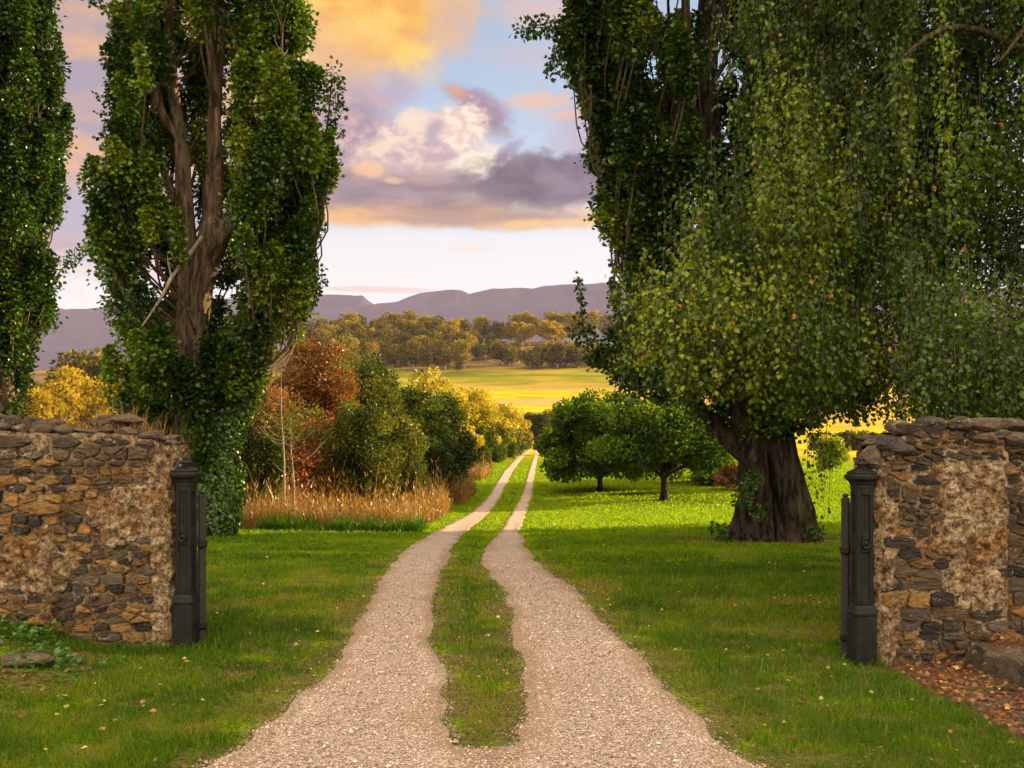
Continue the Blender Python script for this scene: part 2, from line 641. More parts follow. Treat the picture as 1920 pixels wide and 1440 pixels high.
def bark_mat(name, c1, c2, c3, scale=1.0):
    m, T = mat_new(name)
    p = T.n('ShaderNodeTexCoord').outputs['Object']
    pv = T.v('MULTIPLY', p, (9 * scale, 9 * scale, 1.6 * scale))
    n = T.noise(pv, 1.0, 7, 0.65, 0.4)
    r = T.m('ABSOLUTE', T.m('SUBTRACT', n, 0.5))
    f = T.noise(p, 2.3 * scale, 4, 0.6)
    c = T.mix(T.smooth(n, 0.38, 0.62), c1, c2)
    c = T.mix(T.smooth(f, 0.52, 0.7), c, c3)
    h = T.m('ADD', T.m('MULTIPLY', T.smooth(r, 0.0, 0.12), 0.7), T.m('MULTIPLY', T.noise(p, 40 * scale, 3, 0.6), 0.3))
    out(T, principled(T, c, 0.95, h, 0.05 / scale, 0.9, spec=0.1))
    return m


MAT = {}
MAT['poplar_leaf'] = leaf_mat('poplar_leaf', [(0, (0.010, 0.030, 0.002)), (0.4, (0.040, 0.088, 0.004)), (0.75, (0.11, 0.175, 0.007)), (0.96, (0.24, 0.28, 0.01)), (1, (0.48, 0.27, 0.02))], 0.24, 0.03)
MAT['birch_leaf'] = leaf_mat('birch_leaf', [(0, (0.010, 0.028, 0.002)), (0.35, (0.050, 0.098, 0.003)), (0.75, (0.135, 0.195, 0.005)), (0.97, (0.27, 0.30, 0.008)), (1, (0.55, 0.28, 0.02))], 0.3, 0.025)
MAT['ivy_leaf'] = leaf_mat('ivy_leaf', [(0, (0.02, 0.055, 0.003)), (0.6, (0.06, 0.14, 0.008)), (1, (0.15, 0.25, 0.02))], 0.25, 0.03, 0.3)
MAT['oak_leaf'] = leaf_mat('oak_leaf', [(0, (0.012, 0.034, 0.002)), (0.5, (0.075, 0.14, 0.005)), (0.9, (0.21, 0.28, 0.009)), (1, (0.28, 0.30, 0.012))], 0.4, 0.02)
MAT['olive_leaf'] = leaf_mat('olive_leaf', [(0, (0.022, 0.024, 0.003)), (0.5, (0.11, 0.11, 0.010)), (0.85, (0.22, 0.20, 0.02)), (1, (0.22, 0.16, 0.03))], 0.3, 0.02)
MAT['red_leaf'] = leaf_mat('red_leaf', [(0, (0.16, 0.035, 0.012)), (0.5, (0.30, 0.085, 0.02)), (0.85, (0.36, 0.15, 0.03)), (1, (0.5, 0.05, 0.02))], 0.3, 0.04)
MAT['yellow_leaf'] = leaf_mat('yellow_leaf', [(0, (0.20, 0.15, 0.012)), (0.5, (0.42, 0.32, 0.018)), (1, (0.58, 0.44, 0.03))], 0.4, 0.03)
MAT['shrub_leaf'] = leaf_mat('shrub_leaf', [(0, (0.010, 0.022, 0.002)), (0.5, (0.065, 0.095, 0.006)), (1, (0.17, 0.19, 0.012))], 0.3, 0.02)
MAT['gum_leaf'] = leaf_mat('gum_leaf', [(0, (0.030, 0.030, 0.004)), (0.5, (0.085, 0.075, 0.008)), (1, (0.20, 0.15, 0.014))], 0.3, 0.0)
MAT['gum_sunlit'] = leaf_mat('gum_sunlit', [(0, (0.26, 0.18, 0.018)), (0.5, (0.42, 0.29, 0.025)), (1, (0.52, 0.36, 0.03))], 0.3, 0.0)  # low sun on the gums put into a golden leaf colour
MAT['blade'] = leaf_mat('blade', [(0, (0.038, 0.090, 0.002)), (0.4, (0.095, 0.195, 0.002)), (0.75, (0.235, 0.31, 0.004)), (0.9, (0.32, 0.28, 0.02)), (1, (0.40, 0.28, 0.07))], 0.5, 0.012, 0.4)
MAT['straw'] = leaf_mat('straw', [(0, (0.10, 0.045, 0.012)), (0.5, (0.27, 0.135, 0.032)), (1, (0.48, 0.29, 0.09))], 0.3, 0.03)
MAT['litter'] = leaf_mat('litter', [(0, (0.10, 0.03, 0.012)), (0.5, (0.26, 0.09, 0.03)), (0.85, (0.40, 0.2, 0.06)), (1, (0.6, 0.45, 0.12))], 0.15, 0.04)
MAT['weed_leaf'] = leaf_mat('weed_leaf', [(0, (0.04, 0.11, 0.012)), (0.6, (0.08, 0.19, 0.02)), (1, (0.15, 0.26, 0.03))], 0.3, 0.04)
MAT['bark'] = bark_mat('bark', (0.045, 0.030, 0.020), (0.19, 0.125, 0.08), (0.12, 0.10, 0.06))
MAT['bark_dark'] = bark_mat('bark_dark', (0.014, 0.010, 0.008), (0.085, 0.062, 0.044), (0.05, 0.045, 0.025))
MAT['bark_pale'] = bark_mat('bark_pale', (0.25, 0.19, 0.13), (0.42, 0.34, 0.25), (0.30, 0.26, 0.17))
MAT['twig'] = bark_mat('twig', (0.08, 0.055, 0.035), (0.16, 0.11, 0.07), (0.12, 0.09, 0.06), 2.0)


def iron_mat():
    m, T = mat_new('painted_iron')
    p = T.n('ShaderNodeTexCoord').outputs['Object']
    n = T.noise(p, 9, 5, 0.65)
    c = T.mix(T.smooth(n, 0.45, 0.75), (0.008, 0.0075, 0.007), (0.022, 0.019, 0.017))
    c = T.mix(T.smooth(T.noise(p, 23, 4, 0.6), 0.66, 0.74), c, (0.07, 0.035, 0.02))
    rr = T.smooth(n, 0.3, 0.7, 0.42, 0.68)
    out(T, principled(T, c, rr, T.noise(p, 90, 4, 0.6), 0.004, 0.35, spec=0.22))
    return m


def wood_mat():
    m, T = mat_new('weathered_timber')
    p = T.n('ShaderNodeTexCoord').outputs['Object']
    n = T.noise(T.v('MULTIPLY', p, (60, 3, 60)), 1, 5, 0.6)
    c = T.mix(n, (0.010, 0.009, 0.009), (0.05, 0.042, 0.036))
    out(T, principled(T, c, 0.8, n, 0.01, 0.5))
    return m


def stone_mat():
    m, T = mat_new('rubble_stone')
    p = T.n('ShaderNodeTexCoord').outputs['Object']
    t = attr(T)
    base = T.ramp(t, [(0.0, (0.035, 0.030, 0.028)), (0.22, (0.075, 0.062, 0.052)), (0.42, (0.15, 0.11, 0.075)), (0.58, (0.11, 0.075, 0.045)), (0.72, (0.25, 0.14, 0.05)), (0.9, (0.36, 0.20, 0.065)), (1.0, (0.42, 0.28, 0.14))])
    n = T.noise(T.v('MULTIPLY', p, (1, 1, 2.2)), 9, 6, 0.65)
    n2 = T.noise(p, 46, 4, 0.65)
    c = T.mix(T.smooth(n, 0.35, 0.7), T.mix(1.0, base, (0.55, 0.5, 0.48), 'MULTIPLY'), base)
    c = T.mix(T.m('MULTIPLY', T.smooth(n2, 0.5, 0.75), 0.55), c, T.mix(1.0, base, (1.7, 1.6, 1.5), 'MULTIPLY'))
    lich = T.m('MULTIPLY', T.smooth(T.noise(p, 5.5, 5, 0.7, 0.5), 0.58, 0.66), T.smooth(n2, 0.42, 0.6))
    c = T.mix(T.m('MULTIPLY', lich, 0.8), c, (0.42, 0.33, 0.22))
    h = T.m('ADD', T.m('MULTIPLY', n, 0.65), T.m('MULTIPLY', n2, 0.35))
    out(T, principled(T, c, 0.9, h, 0.045, 0.9, spec=0.2))
    return m


def mortar_mat():
    m, T = mat_new('lime_mortar')
    p = T.n('ShaderNodeTexCoord').outputs['Object']
    n = T.noise(p, 20, 8, 0.78)
    n1 = T.noise(p, 3.0, 5, 0.6)
    n2 = T.noise(p, 60, 4, 0.7)
    c = T.ramp(n, [(0.30, (0.016, 0.012, 0.009)), (0.40, (0.09, 0.060, 0.035)), (0.48, (0.27, 0.185, 0.105)), (0.57, (0.52, 0.39, 0.25)), (0.70, (0.74, 0.61, 0.45))])
    c = T.mix(T.smooth(n1, 0.42, 0.66), c, T.mix(1.0, c, (0.72, 0.50, 0.33), 'MULTIPLY'))
    c = T.mix(T.m('MULTIPLY', T.smooth(n2, 0.50, 0.64), 0.7), c, (0.05, 0.036, 0.024))
    h = T.m('ADD', T.m('MULTIPLY', n, 0.7), T.m('MULTIPLY', n2, 0.3))
    out(T, principled(T, c, 0.95, h, 0.05, 1.0, spec=0.1))
    return m


def gravel_mat():
    m, T = mat_new('gravel')
    p = T.n('ShaderNodeNewGeometry').outputs['Position']
    v = T.n('ShaderNodeTexVoronoi', feature='F1')
    T.put(v.inputs['Vector'], T.v('MULTIPLY', p, (1, 1, 0)))
    v.inputs['Scale'].default_value = 78
    v2 = T.n('ShaderNodeTexVoronoi', feature='F1')
    T.put(v2.inputs['Vector'], T.v('MULTIPLY', p, (1, 1, 0)))
    v2.inputs['Scale'].default_value = 130
    g = T.n('ShaderNodeSeparateColor')
    T.put(g.inputs[0], v.outputs['Color'])
    c = T.ramp(g.outputs[0], [(0, (0.17, 0.12, 0.10)), (0.2, (0.40, 0.28, 0.22)), (0.6, (0.60, 0.44, 0.345)), (0.9, (0.74, 0.57, 0.46)), (1, (0.82, 0.70, 0.6))])
    big = T.noise(p, 1.1, 5, 0.6)
    dirt = T.smooth(T.m('ADD', big, T.m('MULTIPLY', attr(T), 0.30)), 0.55, 0.78)
    c = T.mix(T.m('MULTIPLY', dirt, 0.62), c, (0.36, 0.215, 0.115))
    c = T.mix(T.m('MULTIPLY', T.smooth(v.outputs['Distance'], 0.40, 0.75), 0.6), c, (0.10, 0.070, 0.05))
    h = T.m('ADD', T.m('MULTIPLY', T.smooth(v.outputs['Distance'], 0.1, 0.7, 1.0, 0.0), 0.7), T.m('MULTIPLY', T.smooth(v2.outputs['Distance'], 0.1, 0.7, 1.0, 0.0), 0.3))
    out(T, principled(T, c, 0.9, h, 0.012, 0.9, spec=0.2))
    return m


def pebble_mat():
    m, T = mat_new('pebble')
    c = T.ramp(attr(T), [(0, (0.18, 0.13, 0.11)), (0.3, (0.36, 0.255, 0.20)), (0.6, (0.50, 0.37, 0.29)), (0.9, (0.64, 0.49, 0.40)), (1, (0.75, 0.64, 0.55))])
    out(T, principled(T, c, 0.8, spec=0.25))
    return m


def ground_mat():
    m, T = mat_new('turf')
    geo = T.n('ShaderNodeNewGeometry')
    p = geo.outputs['Position']
    x, y, z = T.xyz(p)
    # the blades of turf too far off to build: the surface normal is scattered as blades scatter it
    rv = T.v('SUBTRACT', T.noise(p, 37, 2, 0.7, col=True), (0.5, 0.5, 0.5))
    rv2 = T.v('SUBTRACT', T.noise(p, 3.1, 2, 0.7, col=True), (0.5, 0.5, 0.5))
    nrm = T.v('NORMALIZE', T.v('ADD', T.v('ADD', geo.outputs['Normal'], T.v('SCALE', rv, scale=4.6)), T.v('SCALE', rv2, scale=1.2)))
    f = T.noise(p, 22, 4, 0.7)
    md = T.noise(p, 0.9, 5, 0.6)
    lg = T.noise(T.v('MULTIPLY', p, (0.12, 0.35, 0.0)), 1.0, 4, 0.6)
    lawn = T.ramp(f, [(0.3, (0.050, 0.085, 0.003)), (0.5, (0.115, 0.175, 0.005)), (0.7, (0.21, 0.26, 0.008))])
    lawn = T.mix(T.smooth(md, 0.45, 0.75), lawn, T.mix(1.0, lawn, (1.7, 1.25, 1.1), 'MULTIPLY'))
    soil = T.ramp(f, [(0.3, (0.05, 0.033, 0.018)), (0.7, (0.17, 0.105, 0.055))])
    near = T.smooth(y, 9.0, 26.0)
    soilmask = T.smooth(T.m('ADD', T.m('MULTIPLY', near, 0.30), T.noise(p, 2.2, 4, 0.6)), 0.50, 0.68, 0.75, 0.0)
    c = T.mix(soilmask, lawn, soil)
    ymod = T.m('ADD', y, T.m('MULTIPLY', T.m('SUBTRACT', lg, 0.5), 60))
    yel = T.mix(T.smooth(T.noise(T.v('MULTIPLY', p, (0.05, 0.14, 0.0)), 1.0, 6, 0.68), 0.38, 0.64), (0.26, 0.24, 0.012), (0.58, 0.40, 0.025))
    c = T.mix(T.smooth(T.m('ADD', ymod, T.m('MULTIPLY', x, 0.5)), 70, 150), c, yel)
    strip = T.smooth(T.noise(T.v('MULTIPLY', p, (0.004, 0.022, 0.0)), 1.0, 3, 0.5), 0.50, 0.57)
    c = T.mix(T.m('MULTIPLY', strip, T.smooth(y, 230, 300)), c, (0.46, 0.27, 0.085))
    grn = T.mix(T.smooth(T.noise(T.v('MULTIPLY', p, (0.02, 0.05, 0.0)), 1.0, 6, 0.65), 0.40, 0.62), (0.13, 0.155, 0.012), (0.32, 0.22, 0.03))
    c = T.mix(T.smooth(ymod, 395, 440), c, grn)
    brn = T.mix(T.smooth(T.noise(p, 0.05, 5, 0.65), 0.4, 0.62), (0.10, 0.075, 0.03), (0.26, 0.15, 0.055))
    c = T.mix(T.smooth(ymod, 490, 520), c, brn)
    d = T.n('ShaderNodeBsdfDiffuse')
    T.put(d.inputs['Color'], c)
    T.put(d.inputs['Normal'], nrm)
    out(T, d.outputs[0])
    return m


def dirt_mat():
    m, T = mat_new('leaf_litter_soil')
    p = T.n('ShaderNodeNewGeometry').outputs['Position']
    n = T.noise(p, 26, 6, 0.7)
    n2 = T.noise(p, 4, 4, 0.6)
    c = T.ramp(n, [(0.3, (0.035, 0.022, 0.014)), (0.5, (0.13, 0.075, 0.042)), (0.7, (0.27, 0.16, 0.09))])
    c = T.mix(T.smooth(n2, 0.45, 0.7), c, T.mix(1.0, c, (1.0, 0.62, 0.45), 'MULTIPLY'))
    out(T, principled(T, c, 0.95, n, 0.03, 0.9, spec=0.1))
    return m


def mountain_mat():
    m, T = mat_new('forested_rock')
    p = T.n('ShaderNodeNewGeometry').outputs['Position']
    n = T.noise(T.v('MULTIPLY', p, (1, 1, 0.35)), 0.012, 7, 0.65)
    c = T.mix(T.smooth(n, 0.4, 0.65), (0.026, 0.026, 0.045), (0.045, 0.04, 0.06))
    out(T, principled(T, c, 1.0, spec=0.0))
    return m


MAT['iron'] = iron_mat()
MAT['timber'] = wood_mat()
MAT['stone'] = stone_mat()
MAT['mortar'] = mortar_mat()
MAT['gravel'] = gravel_mat()
MAT['pebble'] = pebble_mat()
MAT['turf'] = ground_mat()
MAT['soil'] = dirt_mat()
MAT['mountain'] = mountain_mat()

# ------------------------------------------------------------------ terrain
_prof = np.array([(-60, 0), (0, 0), (10, 0), (12, -.02), (15, -.13), (19, -.34), (25, -.5), (32, -.78), (40, -1.06), (46, -0.95), (52, -.68), (59, -.12), (75, -0.02), (100, .12), (140, .24), (168, .29),
                  (200, .86), (240, 3.6), (300, 9.6), (400, 22.7), (500, 38.5), (580, 53.6), (640, 65.5), (670, 68), (720, 62), (850, 36), (1100, 10), (1500, 0), (9000, 0)], float)
_s = np.linspace(math.log(20), math.log(9100), 2400)
_yy = np.exp(_s) - 80
_zz = np.interp(_yy, _prof[:, 0], _prof[:, 1])
for _k in range(3):
    _zz = np.convolve(np.pad(_zz, 7, mode='edge'), np.ones(15) / 15, 'valid')


def H(x, y):
    x, y = np.asarray(x, float), np.asarray(y, float)
    z = np.interp(y, _yy, _zz)
    u = x / np.maximum(y, 20)
    lat = 1 - 0.27 * sst(-u, 0.14, 0.46) - 0.10 * sst(u, 0.25, 0.6)
    far = sst(y, 170, 260)
    z = np.where(y > 150, z * (1 + (lat - 1) * far), z)
    z = z + far * 5.0 * (fbm(x / 90.0 + 7, y / 90.0, oct=3) - 0.5) * sst(y, 200, 450)
    z = z + 0.16 * (fbm(x / 9.0 + 3, y / 9.0 + 1, oct=2, seed=5) - 0.5) * sst(np.abs(x + 0.4), 2.0, 6.0) * sst(y, 11, 22)
    # bank by the left wall, bed by the right wall
    z = z + 0.26 * sst(-x, 2.95, 4.7) * sst(y, 5.6, 7.8) * (1 - sst(y, 9.0, 11.0))
    return z


def ground_at(X, Y):
    """the ground point seen at photo pixel X, Y (first hit along the ray)"""
    d = np.concatenate([np.arange(3, 80, 0.1), np.arange(80, 760, 0.5)])
    g = H(px(X, d), d) - pz(Y, d)
    k = np.argmax(g > 0) if (g > 0).any() else np.argmax((H(px(X, d), d) - CAMZ) / d)
    return np.array([px(X, d[k]), d[k], float(H(px(X, d[k]), d[k]))])


def build_ground():
    t = np.linspace(-1, 1, 261)
    xs = np.sinh(t * 6.9) / np.sinh(6.9) * 4500
    ys = np.concatenate([np.linspace(-60, 3, 18), np.arange(3.3, 14, 0.3), np.exp(np.linspace(math.log(14.3), math.log(760), 190)), np.linspace(790, 2600, 20), [4000, 9000]])
    Xg, Yg = np.meshgrid(xs, ys)
    V = np.stack([Xg, Yg, H(Xg, Yg)], -1).reshape(-1, 3)
    n, k = len(ys), len(xs)
    i = np.arange(n - 1)[:, None] * k
    j = np.arange(k - 1)
    Q = np.stack([i + j, i + j + 1, i + k + j + 1, i + k + j], -1).reshape(-1, 4)
    mb = MB()
    mb.add(V, Q, 0, None, True)
    o = mb.build('ground', MAT['turf'])
    tag(o, 'mown green lawn rising to golden fields on a hillside', 'ground', kind='structure')


build_ground()

# wheel tracks: depth, outer left, inner left, inner right, outer right
TRK = np.array([(-12, -2.1, -.3, -.1, 1.9), (3, -1.95, -.25, -.1, 1.62), (5.3, -1.65, -.22, -.13, 1.34), (5.6, -1.61, -.28, -.08, 1.29), (6.1, -1.54, -.36, .02, 1.22), (6.87, -1.45, -.40, .09, 1.12), (7.69, -1.37, -.46, .06, 1.05),
                (8.73, -1.40, -.68, .0, .965), (12, -1.64, -.91, -.14, .787), (14.6, -1.78, -.99, -.39, .52), (15.4, -1.84, -.95, -.48, .48), (16.6, -1.92, -.99, -.52, .42), (19, -2.06, -1.12, -.53, .34), (25, -1.95, -1.13, -.316, .21),
                (32, -1.78, -1.0, -.18, .36), (40, -1.58, -.82, .02, .57), (50, -1.03, -.45, .53, 1.0), (59, -.62, -.06, .93, 1.33), (100, .42, 1.0, 2.1, 2.5), (150, 1.9, 2.45, 3.4, 3.95), (176, 2.6, 3.1, 4.0, 4.5)], float)


def track_edges(y):
    e = [np.interp(y, TRK[:, 0], TRK[:, k]) for k in range(1, 5)]
    w = np.clip(1.0 - (y - 40) / 60.0, 0.25, 1)
    e[0] = e[0] + w * (0.15 * (fbm(y * 0.9, y * 0 + 1, oct=3) - .5) + 0.07 * (vn(y * 5, y * 0 + 2) - .5))
    e[1] = e[1] + w * (0.14 * (fbm(y * 0.9, y * 0 + 3, oct=3) - .5) + 0.06 * (vn(y * 5, y * 0 + 4) - .5))
    e[2] = e[2] + w * (0.14 * (fbm(y * 0.9, y * 0 + 5, oct=3) - .5) + 0.06 * (vn(y * 5, y * 0 + 6) - .5))
    e[3] = e[3] + w * (0.15 * (fbm(y * 0.9, y * 0 + 7, oct=3) - .5) + 0.07 * (vn(y * 5, y * 0 + 8) - .5))
    return e


def gap_f(x, y):
    """the two bare places in the grass strip"""
    w = fbm(x * 3.0 + 3, y * 3.0, oct=3, seed=3) - .5
    return np.maximum(0.50 - np.abs(y - 15.3 + .5 * (x + .7)) + 2.4 * w, 0.03 - np.abs(y - 7.62 + .25 * (x + .3) + .6 * w) + .40 * w)


def on_track(x, y):
    """-1 grass .. +1 well inside a wheel track (metres from the edge, clipped)"""
    a, b, c, d = track_edges(y)
    i1 = np.minimum(x - a, b - x)
    i2 = np.minimum(x - c, d - x)
    apron = np.where(y < 5.6, np.minimum(x - a, d - x), -9)
    return np.maximum(np.maximum(i1, i2), apron)


def build_track():
    ys = np.concatenate([np.arange(-12, 3, 0.5), np.arange(3, 20, 0.05), np.exp(np.linspace(math.log(20), math.log(176), 420))])
    a, b, c, d = track_edges(ys)
    m = (ys < 5.6)
    mid = (b + c) / 2
    b2, c2 = np.where(m, mid, b), np.where(m, mid, c)
    mb = MB()
    k = 15
    t = np.linspace(0, 1, k)
    for lo, hi in ((a, b2), (c2, d)):
        Xg = lo[:, None] * (1 - t) + hi[:, None] * t
        Yg = np.broadcast_to(ys[:, None], Xg.shape)
        lift = 0.010 + 0.00012 * np.maximum(Yg - 20, 0)
        edge = np.minimum(t, 1 - t)[None, :]
        Zg = H(Xg, Yg) + lift + 0.012 * sst(edge, 0, 0.12) - 0.014 * sst(edge, 0.15, 0.45) * (Yg < 30) + 0.004 * (vn(Xg * 7, Yg * 7) - 0.5)
        sink = np.broadcast_to(edge == 0, Zg.shape).copy()
        sink[m, (k - 1 if lo is a else 0)] = False                # the tracks run together near the gate
        Zg = np.where(sink, H(Xg, Yg) - 0.03, Zg)
        V = np.stack([Xg, Yg, Zg], -1).reshape(-1, 3)
        n = len(ys)
        i = np.arange(n - 1)[:, None] * k
        j = np.arange(k - 1)
        Q = np.stack([i + j, i + j + 1, i + k + j + 1, i + k + j], -1).reshape(-1, 4)
        ec = np.broadcast_to(np.minimum(t[:-1], 1 - t[1:])[None], (n - 1, k - 1)).ravel()
        mb.add(V, Q, 0, 1 - sst(ec, 0.0, 0.30), True)
    o = mb.build('gravel_track', MAT['gravel'])
    tag(o, 'pale gravel drive of two wheel tracks running to the fields', 'track', kind='structure')
    # loose stones of the near gravel
    g = np.random.default_rng(3)
    n = 150000
    y = 4.2 + 15.0 * g.random(n) ** 1.6
    x = g.uniform(-2.4, 2.0, n)
    on = on_track(x, y)
    keep = ((on > 0.0) & (g.random(n) < .85 * (1 - sst(y, 7.5, 18.5)))) | ((on <= 0.0) & (g.random(n) < 0.11 * np.exp(np.minimum(on, 0) / 0.12)))
    x, y, on = x[keep], y[keep], on[keep]
    n = len(x)
    s = g.lognormal(math.log(0.0040), 0.40, n) * (1 + 0.05 * (y - 4))
    U = np.array([[1, 0, 0], [0, 1, 0], [-1, 0, 0], [0, -1, 0], [0, 0, 1], [0, 0, -1]], float)
    J = U[None] * g.uniform(0.6, 1.35, (n, 6, 1)) + g.normal(0, 0.18, (n, 6, 3))
    J[..., 2] *= 0.75
    th = g.uniform(0, 6.28, n)
    c_, s_ = np.cos(th)[:, None], np.sin(th)[:, None]
    Xr = J[..., 0] * c_ - J[..., 1] * s_
    Yr = J[..., 0] * s_ + J[..., 1] * c_
    V = np.stack([Xr, Yr, J[..., 2]], -1) * s[:, None, None]
    V += np.stack([x, y, H(x, y) + (0.001 + 0.019 * sst(on, 0.02, 0.16)) + s * 0.35], -1)[:, None]
    Fc = np.array([[0, 1, 4], [1, 2, 4], [2, 3, 4], [3, 0, 4], [1, 0, 5], [2, 1, 5], [3, 2, 5], [0, 3, 5]])
    faces = (np.arange(n)[:, None, None] * 6 + Fc[None]).reshape(-1, 3)
    mb = MB()
    mb.add(V.reshape(-1, 3), faces, 0, np.repeat(g.random(n) * (.45 + .55 * sst(on, 0.0, .12)), 8))
    o = mb.build('gravel', MAT['pebble'])
    tag(o, 'loose pale stones scattered over the gravel drive', 'gravel', kind='stuff')


build_track()


def in_bed(x, y):
    """bare leaf-strewn ground before the right wall"""
    edge = 2.80 + 0.06 * (7.7 - y) + 0.16 * (fbm(y * 2.2, y * 0, oct=2) - 0.5)
    return np.where(y < 7.95, x - edge, -9)


def build_bed():
    ys = np.arange(1.0, 8.3, 0.06)
    t = np.linspace(0, 1, 22) ** 1.3
    lo = 2.80 + 0.06 * (7.7 - ys) + 0.16 * (fbm(ys * 2.2, ys * 0, oct=2) - 0.5)
    Xg = lo[:, None] * (1 - t) + 8.0 * t
    Yg = np.broadcast_to(ys[:, None], Xg.shape)
    kx = 3.52 + 0.10 * (7.4 - Yg)                         # the kerb line
    Zg = H(Xg, Yg) + 0.012 + 0.05 * (fbm(Xg * 3, Yg * 3, oct=3) - 0.5) * sst(Xg - lo[:, None], 0, 0.25) + 0.20 * sst(Xg - kx, 0.0, 0.14)
    Zg[:, 0] = H(Xg[:, 0], Yg[:, 0]) - 0.03
    V = np.stack([Xg, Yg, Zg], -1).reshape(-1, 3)
    i = np.arange(len(ys) - 1)[:, None] * 22
    j = np.arange(21)
    mb = MB()
    mb.add(V, np.stack([i + j, i + j + 1, i + 22 + j + 1, i + 22 + j], -1).reshape(-1, 4), 0, None, True)
    o = mb.build('path', MAT['soil'])
    tag(o, 'bare brown earth strewn with leaves before the right wall', 'path', kind='structure')


build_bed()


def build_mountain():
    pts = [(-2600, 640), (-1800, 610), (-1000, 590), (-400, 585), (-60, 600), (60, 596), (95, 574), (125, 581), (190, 577), (300, 566), (450, 560), (560, 556), (617, 552), (680, 554), (690, 563), (701, 571), (747, 565),
           (784, 550), (847, 543), (865, 544), (880, 550), (926, 541), (980, 540), (997, 542), (1022, 536), (1126, 531), (1300, 526), (1500, 530), (1800, 540), (2200, 548), (2700, 575), (3600, 600), (4600, 640)]
    D = 4200.0
    P = np.array(pts, float)
    xs = np.sort(np.concatenate([np.linspace(-2600, 4600, 700), P[:, 0]]))
    top = pz(np.interp(xs, P[:, 0], P[:, 1]), D) + 10 * (fbm(xs / 23.0, xs * 0, oct=3) - 0.5)
    X = px(xs, D)
    rows = []
    prof = [(-1500, 0.0), (-1150, 0.18), (-800, 0.38), (-480, 0.58), (-260, 0.74), (-120, 0.86), (-50, 0.93), (-15, 0.985), (0, 1.0), (300, 1.0), (900, 0.6), (1600, 0)]
    for dy, f in prof:
        r = 230 * (fbm(X / 240.0 + 5, X * 0 + dy / 500.0, oct=4) - 0.5) * math.sin(math.pi * min(1, max(0.0, f))) if f < 1 else X * 0
        rows.append(np.stack([X, D + dy + r, top * f * (1 if dy <= 0 else 1)], -1))
    V = np.array(rows)
    V[0, :, 2] = -3
    V[-1, :, 2] = -3
    n, k = V.shape[:2]
    i = np.arange(n - 1)[:, None] * k
    j = np.arange(k - 1)
    mb = MB()
    mb.add(V.reshape(-1, 3), np.stack([i + j, i + j + 1, i + k + j + 1, i + k + j], -1).reshape(-1, 4), 0, None, True)
    o = mb.build('mountain', MAT['mountain'])
    tag(o, 'long flat topped mountain range fading to lavender in the distance', 'mountain', kind='structure')


build_mountain()
# ------------------------------------------------------------------ rubble walls
def clip_poly(P, nx, ny, c):
    """keep the part of polygon P where nx*x + ny*y <= c"""
    o = []
    n = len(P)
    for i in range(n):
        a, b = P[i], P[(i + 1) % n]
        da, db = nx * a[0] + ny * a[1] - c, nx * b[0] + ny * b[1] - c
        if da <= 0:
            o.append(a)
        if (da < 0 < db) or (db < 0 < da):
            t = da / (da - db)
            o.append((a[0] + t * (b[0] - a[0]), a[1] + t * (b[1] - a[1])))
    return o


